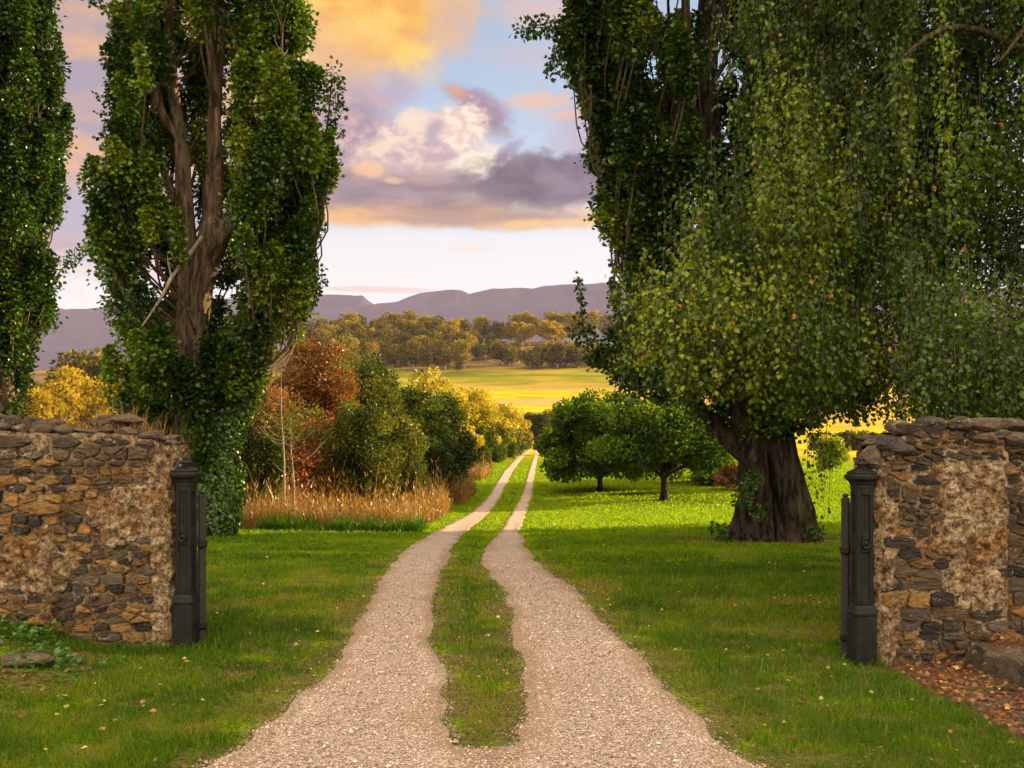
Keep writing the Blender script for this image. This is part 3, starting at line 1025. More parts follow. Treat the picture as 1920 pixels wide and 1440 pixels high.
def rubble_face(mb, O, U, N, u0, u1, zb, zt, seed, plaster=None, hmax=0.2, hue=None, step=None, big=0.12):
    """stones set in mortar on the vertical face O + u U, outward normal N, from zb(u) to zt(u)"""
    O, U, N = (np.asarray(q, float) for q in (O, U, N))
    g = random.Random(seed)
    us = np.linspace(u0, u1, 60)
    zlo, zhi = float(np.min(zb(us))), float(np.max(zt(us)))
    plaster = plaster or (lambda u, z: np.zeros_like(np.asarray(u, float)))
    step = step or (lambda u: np.zeros_like(np.asarray(u, float)))
    seeds = []
    z = zlo
    while z < zhi + 0.05:
        h = g.choice([0.03, 0.04, 0.055, 0.07, 0.085, 0.11, hmax * .8])
        u = u0 - g.random() * 0.2
        while u < u1 + 0.1:
            w = h * g.uniform(1.0, 2.9) if h > 0.06 else g.uniform(0.07, 0.26)
            seeds.append((u + w / 2 + g.uniform(-.015, .015), z + h / 2 + g.uniform(-.12, .12) * h, h))
            if g.random() < 0.12 and h > 0.08:
                seeds.append((u + w * 0.9, z + h * 0.8, h * 0.4))
            u += w
        z += h
    SX = 0.5                                       # metric: stones lie flat
    A = np.array([(s[0] * SX, s[1]) for s in seeds])
    for i, (su, sz, sh) in enumerate(seeds):
        b, t = float(zb(np.array([su]))[0]), float(zt(np.array([su]))[0])
        if not (u0 < su < u1 and b - 0.05 < sz < t):
            continue
        P = [((u0 + .006) * SX, b - .1), ((u1 - .006) * SX, b - .1), ((u1 - .006) * SX, t), ((u0 + .006) * SX, t)]
        d2 = ((A - A[i]) ** 2).sum(1)
        for k in np.argsort(d2)[1:30]:
            if d2[k] > 0.36 or len(P) < 3:
                break
            nx, ny = A[k] - A[i]
            c = (nx * (A[k][0] + A[i][0]) + ny * (A[k][1] + A[i][1])) / 2
            P = clip_poly(P, nx, ny, c)
        if len(P) < 3:
            continue
        P = np.array(P)
        P[:, 0] /= SX
        cen = P.mean(0)
        ext = np.ptp(P, axis=0)
        if ext.min() < 0.022:
            continue
        gap = g.uniform(0.005, 0.028)
        r = P - cen
        L = np.linalg.norm(r, axis=1, keepdims=True)
        P = cen + r * np.maximum(1 - gap / np.maximum(L, 1e-4), 0.3)
        # corners knocked off, edges broken
        n = len(P)
        Q = []
        for k in range(n):
            a, b2, c2 = P[k - 1], P[k], P[(k + 1) % n]
            f = g.uniform(0.04, 0.16)
            Q += [b2 + (a - b2) * f, b2 + (c2 - b2) * f]
            m = (b2 + c2) / 2
            Q.append(m + np.array([g.uniform(-1, 1), g.uniform(-1, 1)]) * 0.006)
        Q = np.array(Q)
        n = len(Q)
        pl = float(plaster(np.array([cen[0]]), np.array([cen[1]]))[0])
        p = g.uniform(0.012, 0.045) * (1 - 0.75 * min(1, pl))
        tx, tz = g.uniform(-.16, .16), g.uniform(-.2, .2)
        cenq = Q.mean(0)
        st = float(step(np.array([cen[0]]))[0])

        def ring(f, dep, jit):
            q = cenq + (Q - cenq) * f
            dd = dep + (q - cenq) @ np.array([tx, tz]) + np.array([g.uniform(-jit, jit) for _ in range(n)]) + st
            return O + q[:, :1] * U + np.array([0, 0, 1.0]) * q[:, 1:] + dd[:, None] * N
        rings = [ring(1.0, -0.07, 0), ring(1.0, p * 0.45, .003), ring(0.965, p * 0.85, .003), ring(0.86, p * 1.0, .005), ring(0.42, p * 1.05, .006)]
        V = np.vstack(rings + [rings[-1].mean(0, keepdims=True)])
        j = np.arange(n)
        j2 = (j + 1) % n
        Fq = np.vstack([np.stack([k * n + j, k * n + j2, (k + 1) * n + j2, (k + 1) * n + j], -1) for k in range(4)])
        Ft = np.stack([4 * n + j, 4 * n + j2, np.full(n, 5 * n)], -1)
        tint = hue(cen[0], cen[1], ext, g) if hue else g.random()
        mb.add(V, [Fq, Ft], 0, tint)
    # mortar
    st_ = 0.018
    nu, nz = int((u1 - u0) / st_) + 2, int((zhi - zlo + 0.1) / st_) + 2
    ug = np.linspace(u0, u1, nu)
    Ug = np.broadcast_to(ug, (nz, nu))
    f = np.linspace(0, 1, nz)[:, None]
    Zg = (zb(ug)[None] - 0.12) * (1 - f) + (zt(ug)[None]) * f
    pl = plaster(Ug, Zg)
    rough = fbm(Ug * 16 + seed, Zg * 16, oct=4, seed=seed)
    cover = sst(fbm(Ug * 4.2 + seed, Zg * 4.2 + 3, oct=4, seed=seed + 3) + 0.75 * (pl - 0.42), 0.36, 0.60)
    dep = -0.006 + 0.030 * (rough - 0.5) + cover * (0.022 + 0.055 * (rough - 0.35)) + 0.010 * np.minimum(pl, 1)
    edge = np.minimum(1, np.minimum(Ug - u0, u1 - Ug) / 0.04)
    dep = dep * edge - 0.012 * (1 - edge) + step(Ug)
    V = O + Ug[..., None] * U + Zg[..., None] * np.array([0, 0, 1.0]) + dep[..., None] * N
    i = np.arange(nz - 1)[:, None] * nu
    j = np.arange(nu - 1)
    mb.add(V.reshape(-1, 3), np.stack([i + j, i + j + 1, i + nu + j + 1, i + nu + j], -1).reshape(-1, 4), 1)


def wall_core(mb, x0, x1, y0, y1, zt):
    xs = np.linspace(x0, x1, 60)
    t = zt(xs)
    k = len(xs)
    rows = [np.stack([xs, xs * 0 + yy, zz], -1) for yy, zz in ((y0, t * 0 - 0.4), (y0, t - 0.02), (y1, t - 0.02), (y1, t * 0 - 0.4))]
    V = np.vstack(rows)
    j = np.arange(k - 1)
    Q = np.vstack([np.stack([r * k + j, r * k + j + 1, (r + 1) * k + j + 1, (r + 1) * k + j], -1) for r in range(3)])
    e = np.array([[0, k, 2 * k, 3 * k], [k - 1, 2 * k - 1, 3 * k - 1, 4 * k - 1]])
    mb.add(V, [Q, e], 1)


def coping(mb, x0, x1, y0, y1, zt, seed, smin=0.12, smax=0.3, tints=(0.1, 0.5), rows=3, hz=(0.05, 0.11)):
    g = random.Random(seed)
    for r in range(rows):
        yy = y0 + (y1 - y0) * (r + 0.5) / rows
        x = x0
        while x < x1:
            w = min(g.uniform(smin, smax), max(x1 - x, 0.06))
            h = g.uniform(*hz) * min(1, w / .1)
            z = float(zt(np.array([min(x + w / 2, x1)]))[0])
            rock(mb, (x + w / 2, yy + g.uniform(-.03, .03), z + h * 0.25), (w * 1.05, (y1 - y0) / rows * g.uniform(1.0, 1.3), h), seed * 1000 + int(x * 100) + r * 7777,
                 0, g.uniform(*tints), rz=g.uniform(-.25, .25), tilt=g.uniform(-.12, .12))
            x += w * g.uniform(0.8, 1.0)


# left wall
LW_Y, LW_X1, LW_X0, LW_T = 8.30, -2.84, -9.0, 0.55
_lt = lambda u: np.interp(u, [px(q, LW_Y) for q in (-1000, -200, 0, 100, 200, 270, 300, 335)], [pz(q, LW_Y) for q in (812, 806, 806, 812, 812, 818, 832, 842)]) + 0.03 * (fbm(np.asarray(u) * 3, np.asarray(u) * 0, oct=2) - .5)
_lb = lambda u: H(u, np.full_like(np.asarray(u, float), LW_Y))


def hue_left(u, z, ext, g):
    r = g.random()
    if z > 1.55:
        return g.uniform(0.15, 0.5)
    if r < 0.34:
        return g.uniform(0.66, 0.95)
    if r < 0.62:
        return g.uniform(0.0, 0.25)
    return g.uniform(0.25, 0.66)


mb = MB()
_pl = lambda u, z: 1.15 * sst(fbm(np.asarray(u) * 1.9 + 4, np.asarray(z) * 1.7 + 8, oct=3), 0.44, 0.62) * sst(np.asarray(z), 0.35, 0.6) * (1 - sst(np.asarray(z), 1.28, 1.42)) + 0.9 * sst(np.asarray(u), LW_X1 - 0.16, LW_X1 - 0.04)
rubble_face(mb, (0, LW_Y, 0), (1, 0, 0), (0, -1, 0), -6.2, LW_X1, _lb, _lt, 11, _pl, 0.2, hue_left, step=lambda u: 0.07 * sst(-np.asarray(u, float), 3.72, 3.78))
rubble_face(mb, (LW_X1, LW_Y, 0), (0, 1, 0), (1, 0, 0), 0.0, LW_T, lambda u: np.asarray(u) * 0 - 0.05, lambda u: np.asarray(u) * 0 + float(_lt(np.array([LW_X1]))[0]), 12, lambda u, z: np.asarray(u) * 0 + 0.9, 0.16, hue_left)
rubble_face(mb, (0, LW_Y + LW_T, 0), (-1, 0, 0), (0, 1, 0), -LW_X1, 5.4, lambda u: np.asarray(u) * 0 - 0.05, lambda u: _lt(-np.asarray(u)), 13, None, 0.2, hue_left)
wall_core(mb, LW_X0, LW_X1 - 0.04, LW_Y + 0.05, LW_Y + LW_T - 0.05, _lt)
coping(mb, -6.2, LW_X1 - 0.02, LW_Y - 0.02, LW_Y + LW_T + 0.02, _lt, 5, 0.10, 0.28, (0.30, 0.60), 4, (0.04, 0.10))
g_ = random.Random(4)
for k in range(26):                                   # the ragged middle of the wall top
    x = g_.uniform(-4.6, -3.15)
    rock(mb, (x, LW_Y + g_.uniform(0.12, 0.45), float(_lt(np.array([x]))[0]) + g_.uniform(0.03, 0.12)), (g_.uniform(.12, .3), g_.uniform(.12, .25), g_.uniform(.06, .13)), 900 + k, 0, g_.uniform(.15, .45), rz=g_.uniform(0, 3))
w = mb.build('stone_wall', [MAT['stone'], MAT['mortar']], (LW_X1, LW_Y, 0))
w.location = (LW_X1, LW_Y, 0)
tag(w, 'rubble stone wall with ochre blocks and dry grass on its top, behind the weedy bank', 'wall', 'rubble walls either side of the gateway')

# right wall
RW_Y, RW_X0, RW_X1, RW_T = 7.76, 2.82, 9.0, 0.55
_rt = lambda u: np.interp(u, [px(q, RW_Y) for q in (1640, 1668, 1690, 1720, 1760, 1850, 2400)], [1.60, 1.66, 1.74, 1.78, 1.80, 1.80, 1.80]) + 0.03 * (fbm(np.asarray(u) * 3, np.asarray(u) * 0, oct=2) - .5)
_rb = lambda u: np.where(np.asarray(u) > 3.5, 0.15, 0.0)


def hue_right(u, z, ext, g):
    r = g.random()
    if z > 1.45:
        return g.uniform(0.05, 0.4) if r < .7 else g.uniform(.55, .7)
    if r < 0.14:
        return g.uniform(0.62, 0.85)
    if r < 0.55:
        return g.uniform(0.02, 0.28)
    return g.uniform(0.3, 0.6)


mb = MB()


def _pr(u, z):
    u, z = np.asarray(u, float), np.asarray(z, float)
    c = sst(u, 3.05, 3.5) * (1 - sst(u, 3.74, 3.8)) * sst(z, 0.25, 0.6) * (1 - sst(z, 1.48, 1.6))
    c = c * (0.35 + 1.1 * sst(u + (z - .8) * 0.25, 3.1, 3.55))
    return np.maximum(c, 0.8 * (1 - sst(u, RW_X0 + 0.05, RW_X0 + 0.2)) * (1 - sst(z, 1.2, 1.35)) + 0.45 * sst(fbm(u * 2.2, z * 2.2 + 5, oct=3), 0.5, 0.65))


rubble_face(mb, (0, RW_Y, 0), (1, 0, 0), (0, -1, 0), RW_X0, 6.0, _rb, _rt, 21, _pr, 0.2, hue_right, step=lambda u: -0.13 * sst(np.asarray(u, float), 3.80, 3.83))
rubble_face(mb, (RW_X0, RW_Y + RW_T, 0), (0, -1, 0), (-1, 0, 0), 0.0, RW_T, lambda u: np.asarray(u) * 0 - 0.05, lambda u: np.asarray(u) * 0 + 1.58, 22, lambda u, z: np.asarray(u) * 0 + 0.8, 0.16, hue_right)
rubble_face(mb, (0, RW_Y + RW_T, 0), (-1, 0, 0), (0, 1, 0), -5.4, -RW_X0, lambda u: np.asarray(u) * 0 - 0.05, lambda u: _rt(-np.asarray(u)), 23, None, 0.2, hue_right)
wall_core(mb, RW_X0 + 0.04, RW_X1, RW_Y + 0.2, RW_Y + RW_T - 0.05, _rt)
coping(mb, RW_X0 - 0.03, 6.0, RW_Y - 0.03, RW_Y + RW_T + 0.02, _rt, 8, 0.14, 0.34, (0.18, 0.52), 3, (0.07, 0.15))
for k, (X, Y, sx, sz, t, tl) in enumerate([(1640, 862, .17, .22, .42, .0), (1662, 842, .10, .20, .12, .25), (1690, 838, .22, .14, .22, -.1), (1722, 812, .24, .13, .3, -.35), (1752, 800, .26, .17, .2, .05), (1800, 796, .2, .14, .26, -.1),
                                          (1655, 882, .14, .16, .36, 0), (1850, 818, .3, .12, .45, .02), (1900, 822, .22, .12, .5, .0), (1690, 875, .2, .16, .15, .2)]):
    rock(mb, (px(X, RW_Y), RW_Y + 0.10 - 0.04 * (k % 3), pz(Y, RW_Y)), (sx, 0.26, sz), 3300 + k, 0, t, rz=0.1 * k, tilt=tl)
w = mb.build('stone_wall', [MAT['stone'], MAT['mortar']], (RW_X0, RW_Y, 0))
w.location = (RW_X0, RW_Y, 0)
tag(w, 'rubble stone wall with crumbling buff render, half under the hanging birch leaves', 'wall', 'rubble walls either side of the gateway')

# low kerb wall of the bed
mb = MB()
g_ = random.Random(9)
y = RW_Y - 0.12
while y > 3.0:
    l = g_.uniform(0.16, 0.36)
    x = 3.52 + 0.10 * (7.4 - (y - l / 2))
    rock(mb, (x, y - l / 2, 0.09), (0.20, l * 1.06, g_.uniform(.24, .29)), 5000 + int(y * 100), 0, g_.uniform(.2, .6), planes=9, rz=0.1, boxy=True)
    if g_.random() < 0.6:
        rock(mb, (x + 0.11, y - l / 2, 0.17), (0.2, l, .10), 5500 + int(y * 100), 0, g_.uniform(.2, .6), rz=0.1)
    y -= l * 0.97
w = mb.build('low_stone_kerb', [MAT['stone'], MAT['mortar']], (3.5, 7.2, 0))
w.location = (3.5, 7.2, 0)
tag(w, 'low kerb of rough stones edging the leaf-covered bed at the foot of the wall', 'kerb')


# ------------------------------------------------------------------ iron gate posts and gates
def sq_loft(mb, prof, mat=0, cham=0.16):
    """square section with cut corners swept up the list of (z, half width)"""
    rows = []
    for z, h in prof:
        c = h * cham
        q = [(-h + c, -h), (h - c, -h), (h, -h + c), (h, h - c), (h - c, h), (-h + c, h), (-h, h - c), (-h, -h + c)]
        rows.append([(a, b, z) for a, b in q])
    V = np.array(rows).reshape(-1, 3)
    n = len(rows)
    i = np.arange(n - 1)[:, None] * 8
    j = np.arange(8)
    j2 = (j + 1) % 8
    Q = np.stack([i + j, i + j2, i + 8 + j2, i + 8 + j], -1).reshape(-1, 4)
    mb.add(V, [Q, np.array([[7, 6, 5, 4, 3, 2, 1, 0]]), np.array([(n - 1) * 8 + np.arange(8)])], mat)


def lathe(mb, prof, seg=24, c=(0, 0, 0), axis='z', mat=0):
    th = np.linspace(0, 2 * np.pi, seg, endpoint=False)
    P = np.array(prof, float)
    V = np.stack([P[:, None, 0] * np.cos(th), P[:, None, 0] * np.sin(th), P[:, None, 1] * np.ones(seg)], -1)
    if axis == '-y':
        V = np.stack([V[..., 0], -V[..., 2], V[..., 1]], -1)
    n = len(P)
    i = np.arange(n - 1)[:, None] * seg
    j = np.arange(seg)
    j2 = (j + 1) % seg
    mb.add(V.reshape(-1, 3) + np.asarray(c), np.stack([i + j, i + j2, i + seg + j2, i + seg + j], -1).reshape(-1, 4), mat, None, True)


def gate_post(label, loc, rz):
    t = thing('gate_post', label, 'gate post', loc, 'cast iron gate posts of the gateway')
    t.rotation_euler = (0, 0, rz)
    t.scale = (0.84, 0.84, 1)
    m = MB()
    sq_loft(m, [(-0.25, .104), (0.37, .100), (0.385, .106), (0.40, .106), (0.415, .098), (0.43, .094), (0.445, .086), (0.455, .080)])
    m.build('plinth', MAT['iron'], parent=t)
    m = MB()
    sq_loft(m, [(0.45, .064), (1.36, .062)], cham=0.3)
    for k in range(4):                                # raised corner strips and panel ends leave the panel sunk
        c, s = math.cos(k * math.pi / 2), math.sin(k * math.pi / 2)
        r = np.array([[c, -s, 0], [s, c, 0], [0, 0, 1]])
        for sx in (-1, 1):
            box(m, r @ np.array([sx * .056, -.064, .905]), (.034, .03, .90), r, bev=.007)
        for z, h in ((.475, .05), (1.325, .06)):
            box(m, r @ np.array([0, -.0655, z]), (.080, .03, h), r, bev=.006)
        for z, h in ((.93, .15),):
            box(m, r @ np.array([0, -.0645, z]), (.080, .026, h), r, bev=.01)
        for z in (0.715, 1.165):
            box(m, r @ np.array([0, -.060, z]), (.022, .014, .26), r, bev=.006)
    m.build('shaft', MAT['iron'], parent=t)
    m = MB()
    lathe(m, [(0.047, 0.0), (0.047, 0.016), (0.044, 0.024), (0.036, 0.026), (0.030, 0.018), (0.026, 0.012), (0.020, 0.016), (0.012, 0.024), (0.0005, 0.027)], 28, (0, -.074, .93), '-y')
    m.build('roundel', MAT['iron'], parent=t)
    m = MB()
    sq_loft(m, [(1.345, .068), (1.352, .080), (1.375, .080), (1.385, .088), (1.40, .092), (1.415, .112), (1.425, .122), (1.445, .124), (1.452, .118), (1.462, .104), (1.468, .107), (1.476, .104), (1.482, .090), (1.495, .062), (1.508, .040)])
    m.build('capital', MAT['iron'], parent=t)
    m = MB()
    sq_loft(m, [(1.505, .036), (1.525, .034), (1.530, .056), (1.538, .058), (1.545, .050), (1.556, .032), (1.566, .022), (1.570, .026), (1.575, .024), (1.592, .010), (1.600, .002)], cham=.3)
    m.build('finial', MAT['iron'], parent=t)
    return t


LP = (px(349, 8.38), 8.38, float(H(px(349, 8.38), 8.38)))
RP = (px(1616, 7.80), 7.80, 0.0)
gate_post('black iron gate post beside the end of the ochre stone wall', LP, -0.12)
gate_post('black iron gate post in front of the rendered wall under the birch', RP, 0.13)


def gate(label, hinge, end, hz):
    """timber and iron field gate swung open, seen almost edge on"""
    t = thing('gate', label, 'gate', hinge, 'open gate leaves')
    hx = np.asarray(hinge, float)
    e = np.asarray(end, float) - hx
    L = float(np.linalg.norm(e[:2]))
    D = np.array([e[0] / L, e[1] / L, 0])
    r = rot_to(D)
    m = MB()
    box(m, (0, 0, .64), (.075, .062, 1.26), r, bev=.010)
    box(m, (0, 0, 1.285), (.06, .05, .03), r, bev=.012)
    m.build('hinge_stile', MAT['timber'], parent=t)
    m = MB()
    box(m, D * L + np.array([0, 0, .58]), (.07, .055, 1.02), r, bev=.010)
    m.build('end_stile', MAT['timber'], parent=t)
    for z in (.14, .34, .56, .80, 1.05):
        m = MB()
        box(m, D * L / 2 + np.array([0, 0, z]), (L - .075, .026, .085), r, bev=.006)
        m.build('rail', MAT['timber'], parent=t)
    m = MB()
    a, b = np.array([0.03, 0, 0]) + D * 0.05 + np.array([0, 0, .16]), D * (L - .08) + np.array([0, 0, 1.03])
    off = r[:, 1] * 0.026
    dd = b - a
    box(m, (a + b) / 2 + off, (np.linalg.norm(dd), .022, .07), rot_to(dd), bev=.006)
    m.build('brace', MAT['timber'], parent=t)
    for z in (.18, .86):
        m = MB()
        box(m, D * 0.16 + np.array([0, 0, z + 0.0]), (.42, .040, .045), r, bev=.006)
        box(m, D * -0.055 + np.array([0, 0, z]), (.035, .078, .065), r, bev=.012)
        m.build('hinge', MAT['iron'], parent=t)
    return t


gate('black timber gate leaf swung back beside the post at the ochre stone wall', (px(379, 8.50), 8.50, float(H(-2.6, 8.5)) + 0.0), (px(364, 10.9), 10.9, 0), 0)
gate('black timber gate leaf swung back beside the post at the rendered wall', (px(1585, 7.98), 7.98, 0.0), (px(1597, 10.4), 10.4, 0), 0)


# ------------------------------------------------------------------ trees
def env(rows, d):
    r = np.array([(pz(Y, d), px((a + b) / 2, d), (b - a) / 2 / F * d) for Y, a, b in rows])
    return r[np.argsort(r[:, 0])]


def poplar(name, label, group, base, rows, ztop, stems, seed, plumes=240, per=360, upper=60, lsize=0.085, window=None, leafmat='poplar_leaf', barkmat='bark', shades=(0.0, 0.8), skip=0.36, extra=(), zshoot=2.5):
    """fastigiate poplar: upright stems, each carrying plumes of leaves inside the crown outline given by rows (z, centre x, radius)"""
    g = np.random.default_rng(seed)
    t = thing(name, label, 'tree', base, group)
    zf = rows[-1, 0]
    zb = rows[0, 0]
    rows = rows.copy()
    rows[:, 2] *= 0.95
    rz = np.r_[rows[:, 0], zf + (ztop - zf) * .5, ztop]
    rc = np.r_[rows[:, 1], rows[-1, 1], rows[-1, 1]]
    rr = np.r_[rows[:, 2], rows[-1, 2] * .82, 0.25]
    tb, sb, lf = MB(), MB(), MB()
    samples = []
    for k, st in enumerate(stems):
        P = np.array(st, float)
        seg = 40 if P[0, 3] > 0.3 else (22 if P[0, 3] > .1 else 10)
        tube(tb, P, seg, 0.12 if P[0, 3] > .1 else 0.25, 0, 0.5, 0.26 if P[0, 3] > .1 else .1, 0.95 if (P[0, 3] > 0.3 and k < 2) else 0, k * 3 + seed)
        samples.append(spline(P, 0.3))
    SP = np.vstack(samples)
    todo = []
    m = 0
    while len(todo) < plumes and m < plumes * 12:
        m += 1
        z = g.uniform(zb, zf + 0.8)
        Rz = np.interp(z, rz, rr)
        if g.random() > (Rz / rr.max()) ** 1.2:
            continue
        todo.append((z, 1))
    for k in range(upper):
        todo.append((g.uniform(zf + 0.8, ztop - 0.4), 0))
    for z, fine in todo:
        Rz, cx = np.interp(z, rz, rr), np.interp(z, rz, rc)
        L = g.uniform(0.55, 1.5) if fine else g.uniform(1.3, 2.2)
        pr = g.uniform(0.17, 0.46) * (1 if fine else 1.1)
        pr = min(pr, Rz * 0.5)
        th = g.uniform(0, 2 * np.pi)
        rho = Rz * (0.30 + 0.68 * math.sqrt(g.random()))
        rho = max(0.0, min(rho, Rz - pr * 0.75 + g.uniform(-.25, .22)))
        c = np.array([cx + rho * math.cos(th), base[1] + rho * math.sin(th), z])
        if fine and vn(np.array([c[0] * 1.5 + seed]), np.array([c[2] * 0.95]), np.array([c[1] * 0.9]), seed)[0] < skip:
            continue
        if window and fine and c[1] < base[1] + 0.3 and window(c[0], z, L) and g.random() < .88:
            continue
        outw = np.array([math.cos(th), math.sin(th), 0])
        ax = unit(np.array([0, 0, 1.0]) + outw * g.uniform(0.0, 0.34) + g.normal(0, 0.06, 3))
        n = int((per if fine else per * 0.42) * (0.35 + L / 1.3) * (pr / 0.27) ** 1.3 * 0.72)
        u = g.random(n) ** 0.9
        rad = pr * np.sqrt(np.clip(np.sin(np.pi * (0.07 + 0.93 * u ** 0.8)), 0.05, 1)) * (0.55 + 0.9 * vn(u * 7 + seed, u * 0 + z, u * 0 + th * 2, 3))
        q = rand_unit(n, g)
        q[:, 2] *= 0.75
        P = c + ax * ((u - 0.5) * L)[:, None] + q * (rad * g.random(n) ** 0.45 * np.where(g.random(n) < .16, g.uniform(1.1, 1.45, n), 1.0))[:, None]
        P[:, 2] = np.maximum(P[:, 2], zb - 0.3 + 0.4 * g.random(n))
        D = unit(q * 0.9 + outw * 0.35 + np.array([0, 0, -0.15]) + g.normal(0, 0.45, (n, 3)))
        N = unit(q * 0.9 + np.array([0, 0, 0.5]) + outw * 0.35 + g.normal(0, 0.36, (n, 3)))
        tone = g.uniform(*shades)
        tint = np.clip(tone + g.normal(0, 0.16, n), 0, 0.93)
        tint = np.where(g.random(n) < 0.006, 1.0, tint)
        leaves(lf, P, D, N, (lsize if fine else lsize * 1.7) * g.uniform(0.7, 1.25, n), tint, width=0.95)
        # the shoot that carries the plume
        low = SP[(SP[:, 2] < c[2] - L * 0.35) & (SP[:, 2] > zshoot)]
        if len(low):
            dd = np.abs(low[:, 2] - (c[2] - L * 0.9 - rho * 0.6)) * 0.5 + np.hypot(low[:, 0] - c[0], low[:, 1] - c[1])
            a = low[np.argmin(dd)]
            p0 = a[:3]
            p2 = c - ax * L * 0.45
            p1 = (p0 + p2) / 2 + outw * 0.12 * rho + np.array([0, 0, -0.08 * rho])
            r0 = min(a[3] * 0.5, 0.022 + 0.006 * np.linalg.norm(p2 - p0))
            tube(sb, [(*p0, r0), (*p1, r0 * .75), (*p2, r0 * .55), (*(c + ax * L * 0.42), 0.004)], 6, 0.5)
    for P, n, r_ in extra:                                # loose sprays: path of points, leaves, spread
        P = np.array(P, float)
        Q = spline(P, 0.05)
        tube(sb, np.c_[spline(P, 0.15), np.linspace(.018, .004, len(spline(P, .15)))], 6)
        k = g.integers(0, len(Q), n)
        q = rand_unit(n, g)
        leaves(lf, Q[k] + q * (r_ * g.random((n, 1)) ** .5), unit(q + np.array([0, 0, -.3])), rand_unit(n, g), lsize * g.uniform(.7, 1.2, n), np.clip(g.normal(.35, .2, n), 0, .95), width=0.95)
    tb.build('trunk', MAT[barkmat], base, t)
    sb.build('branches', MAT['twig'], base, t)
    lf.build('crown', MAT[leafmat], base, t)
    return t


def P3(X, Y, d, r):
    return (px(X, d), d, pz(Y, d), r)


# --- left poplar with ivy on its foot
d = 23.0
bx, bz = px(388, d), float(H(px(388, d), d))
rowsL = env([(905, 385, 400), (850, 300, 455), (805, 215, 470), (760, 195, 495), (700, 190, 528), (650, 190, 548), (600, 182, 560), (560, 172, 598), (500, 166, 618), (420, 176, 614), (350, 166, 628), (250, 172, 648), (180, 176, 640), (130, 186, 600), (60, 190, 590), (0, 200, 586)], d)
stL = [[(bx - .02, d, bz - .2, .33), (px(382, d), d, pz(900, d), .27), P3(376, 800, d, 0.215), P3(372, 680, d, 0.215), P3(372, 580, d, 0.241), P3(385, 500, d, 0.284), P3(400, 440, d, 0.344), P3(398, 400, d, 0.224), P3(404, 340, d, 0.172), P3(402, 220, d, 0.138), P3(410, 60, d, 0.112), P3(405, -250, d, 0.026)],
       [P3(352, 985, d - .1, 0.292), P3(346, 880, d + .1, 0.258), P3(345, 760, d + .25, 0.241), P3(348, 620, d + .2, 0.224), P3(352, 480, d + .1, 0.215), P3(345, 360, d, 0.189), P3(338, 260, d, 0.146), P3(322, 150, d, 0.120), P3(318, 0, d, 0.095), P3(325, -280, d, 0.026)],
       [P3(398, 455, d - .1, 0.258), P3(428, 420, d - .15, 0.172), P3(442, 385, d - .15, 0.112), P3(452, 300, d - .1, 0.095), P3(470, 150, d, 0.077), P3(478, -120, d, 0.026)],
       [P3(400, 420, d + .1, 0.206), P3(396, 330, d, 0.138), P3(408, 260, d - .1, 0.103), P3(398, 130, d, 0.086), P3(402, -100, d, 0.026)],
       [P3(345, 270, d, 0.120), P3(300, 200, d - .1, 0.086), P3(285, 60, d, 0.060), P3(280, -150, d, 0.017)],
       [P3(340, 400, d + .3, 0.138), P3(310, 330, d + .2, 0.086), P3(292, 240, d + .1, 0.052), P3(290, 100, d, 0.026)],
       [P3(300, 410, d - .3, 0.060), P3(288, 360, d - .4, 0.047), P3(276, 260, d - .4, 0.039), P3(262, 170, d - .3, 0.017)],
       [P3(480, 700, d - .3, 0.086), P3(470, 560, d - .4, 0.069), P3(490, 400, d - .3, 0.060), P3(520, 200, d - .2, 0.052), P3(530, 50, d, 0.026)],
       [P3(372, 810, d - .15, 0.138), P3(408, 780, d - .25, 0.129), P3(440, 740, d - .3, 0.120), P3(462, 690, d - .3, 0.103), P3(480, 620, d - .3, 0.086), P3(478, 520, d - .3, 0.060)],
       [P3(560, 560, d, 0.052), P3(590, 400, d, 0.043), P3(612, 250, d, 0.026), P3(622, 150, d, 0.010)]]
winL = lambda x, z, L: ((px(275, d) < x < px(380, d)) and (pz(615, d) < z < pz(440, d))) or (px(306, d) < x < px(462, d)) and (pz(640, d) < z + L * .3) and (z - L * .5 < pz(130, d))
tL = poplar('poplar_tree', 'tall poplar with an ivy-clad foot and a bare broken branch across its trunk', 'old poplars along the drive', (bx, d, bz), rowsL, 21.0, stL, 31, 430, 570, 80, 0.100, winL, shades=(0.08, 0.95), zshoot=pz(720, d), skip=0.39,
            extra=[([(px(560, d), d, pz(600, d)), (px(590, d), d - .1, pz(555, d)), (px(606, d), d - .1, pz(520, d))], 160, .16), ([(px(600, d), d, pz(330, d)), (px(628, d), d, pz(220, d)), (px(625, d), d, pz(128, d))], 420, .24),
                   ([(px(230, d), d, pz(430, d)), (px(195, d), d, pz(390, d)), (px(176, d), d, pz(420, d))], 160, .2), ([(px(250, d), d, pz(20, d)), (px(205, d), d, pz(15, d)), (px(165, d), d, pz(-5, d))], 140, .16)])
mb = MB()                                              # ivy sleeve
g_ = np.random.default_rng(5)
n = 9500
zz = bz + 4.6 * g_.random(n) ** 1.35
th = g_.uniform(0, 6.283, n)
cx_ = np.interp(zz, [bz, pz(900, d), pz(800, d), pz(700, d)], [px(408, d), px(412, d), px(416, d), px(450, d)])
rad = (0.38 + 0.22 * fbm(th * 1.3, zz * 1.6, oct=3) + 0.05 * g_.normal(size=n)) * np.interp(zz, [bz, bz + .5, bz + 3, bz + 4.6], [.75, 1.0, .9, .55])
P = np.stack([cx_ + rad * np.cos(th), d - .12 + rad * np.sin(th), zz], -1)
keep = fbm(th * 1.1 + 5, zz * 1.2, oct=3) > 0.40
O_ = np.stack([np.cos(th), np.sin(th), 0 * th], -1)
P, O_ = P[keep], O_[keep]
n = len(P)
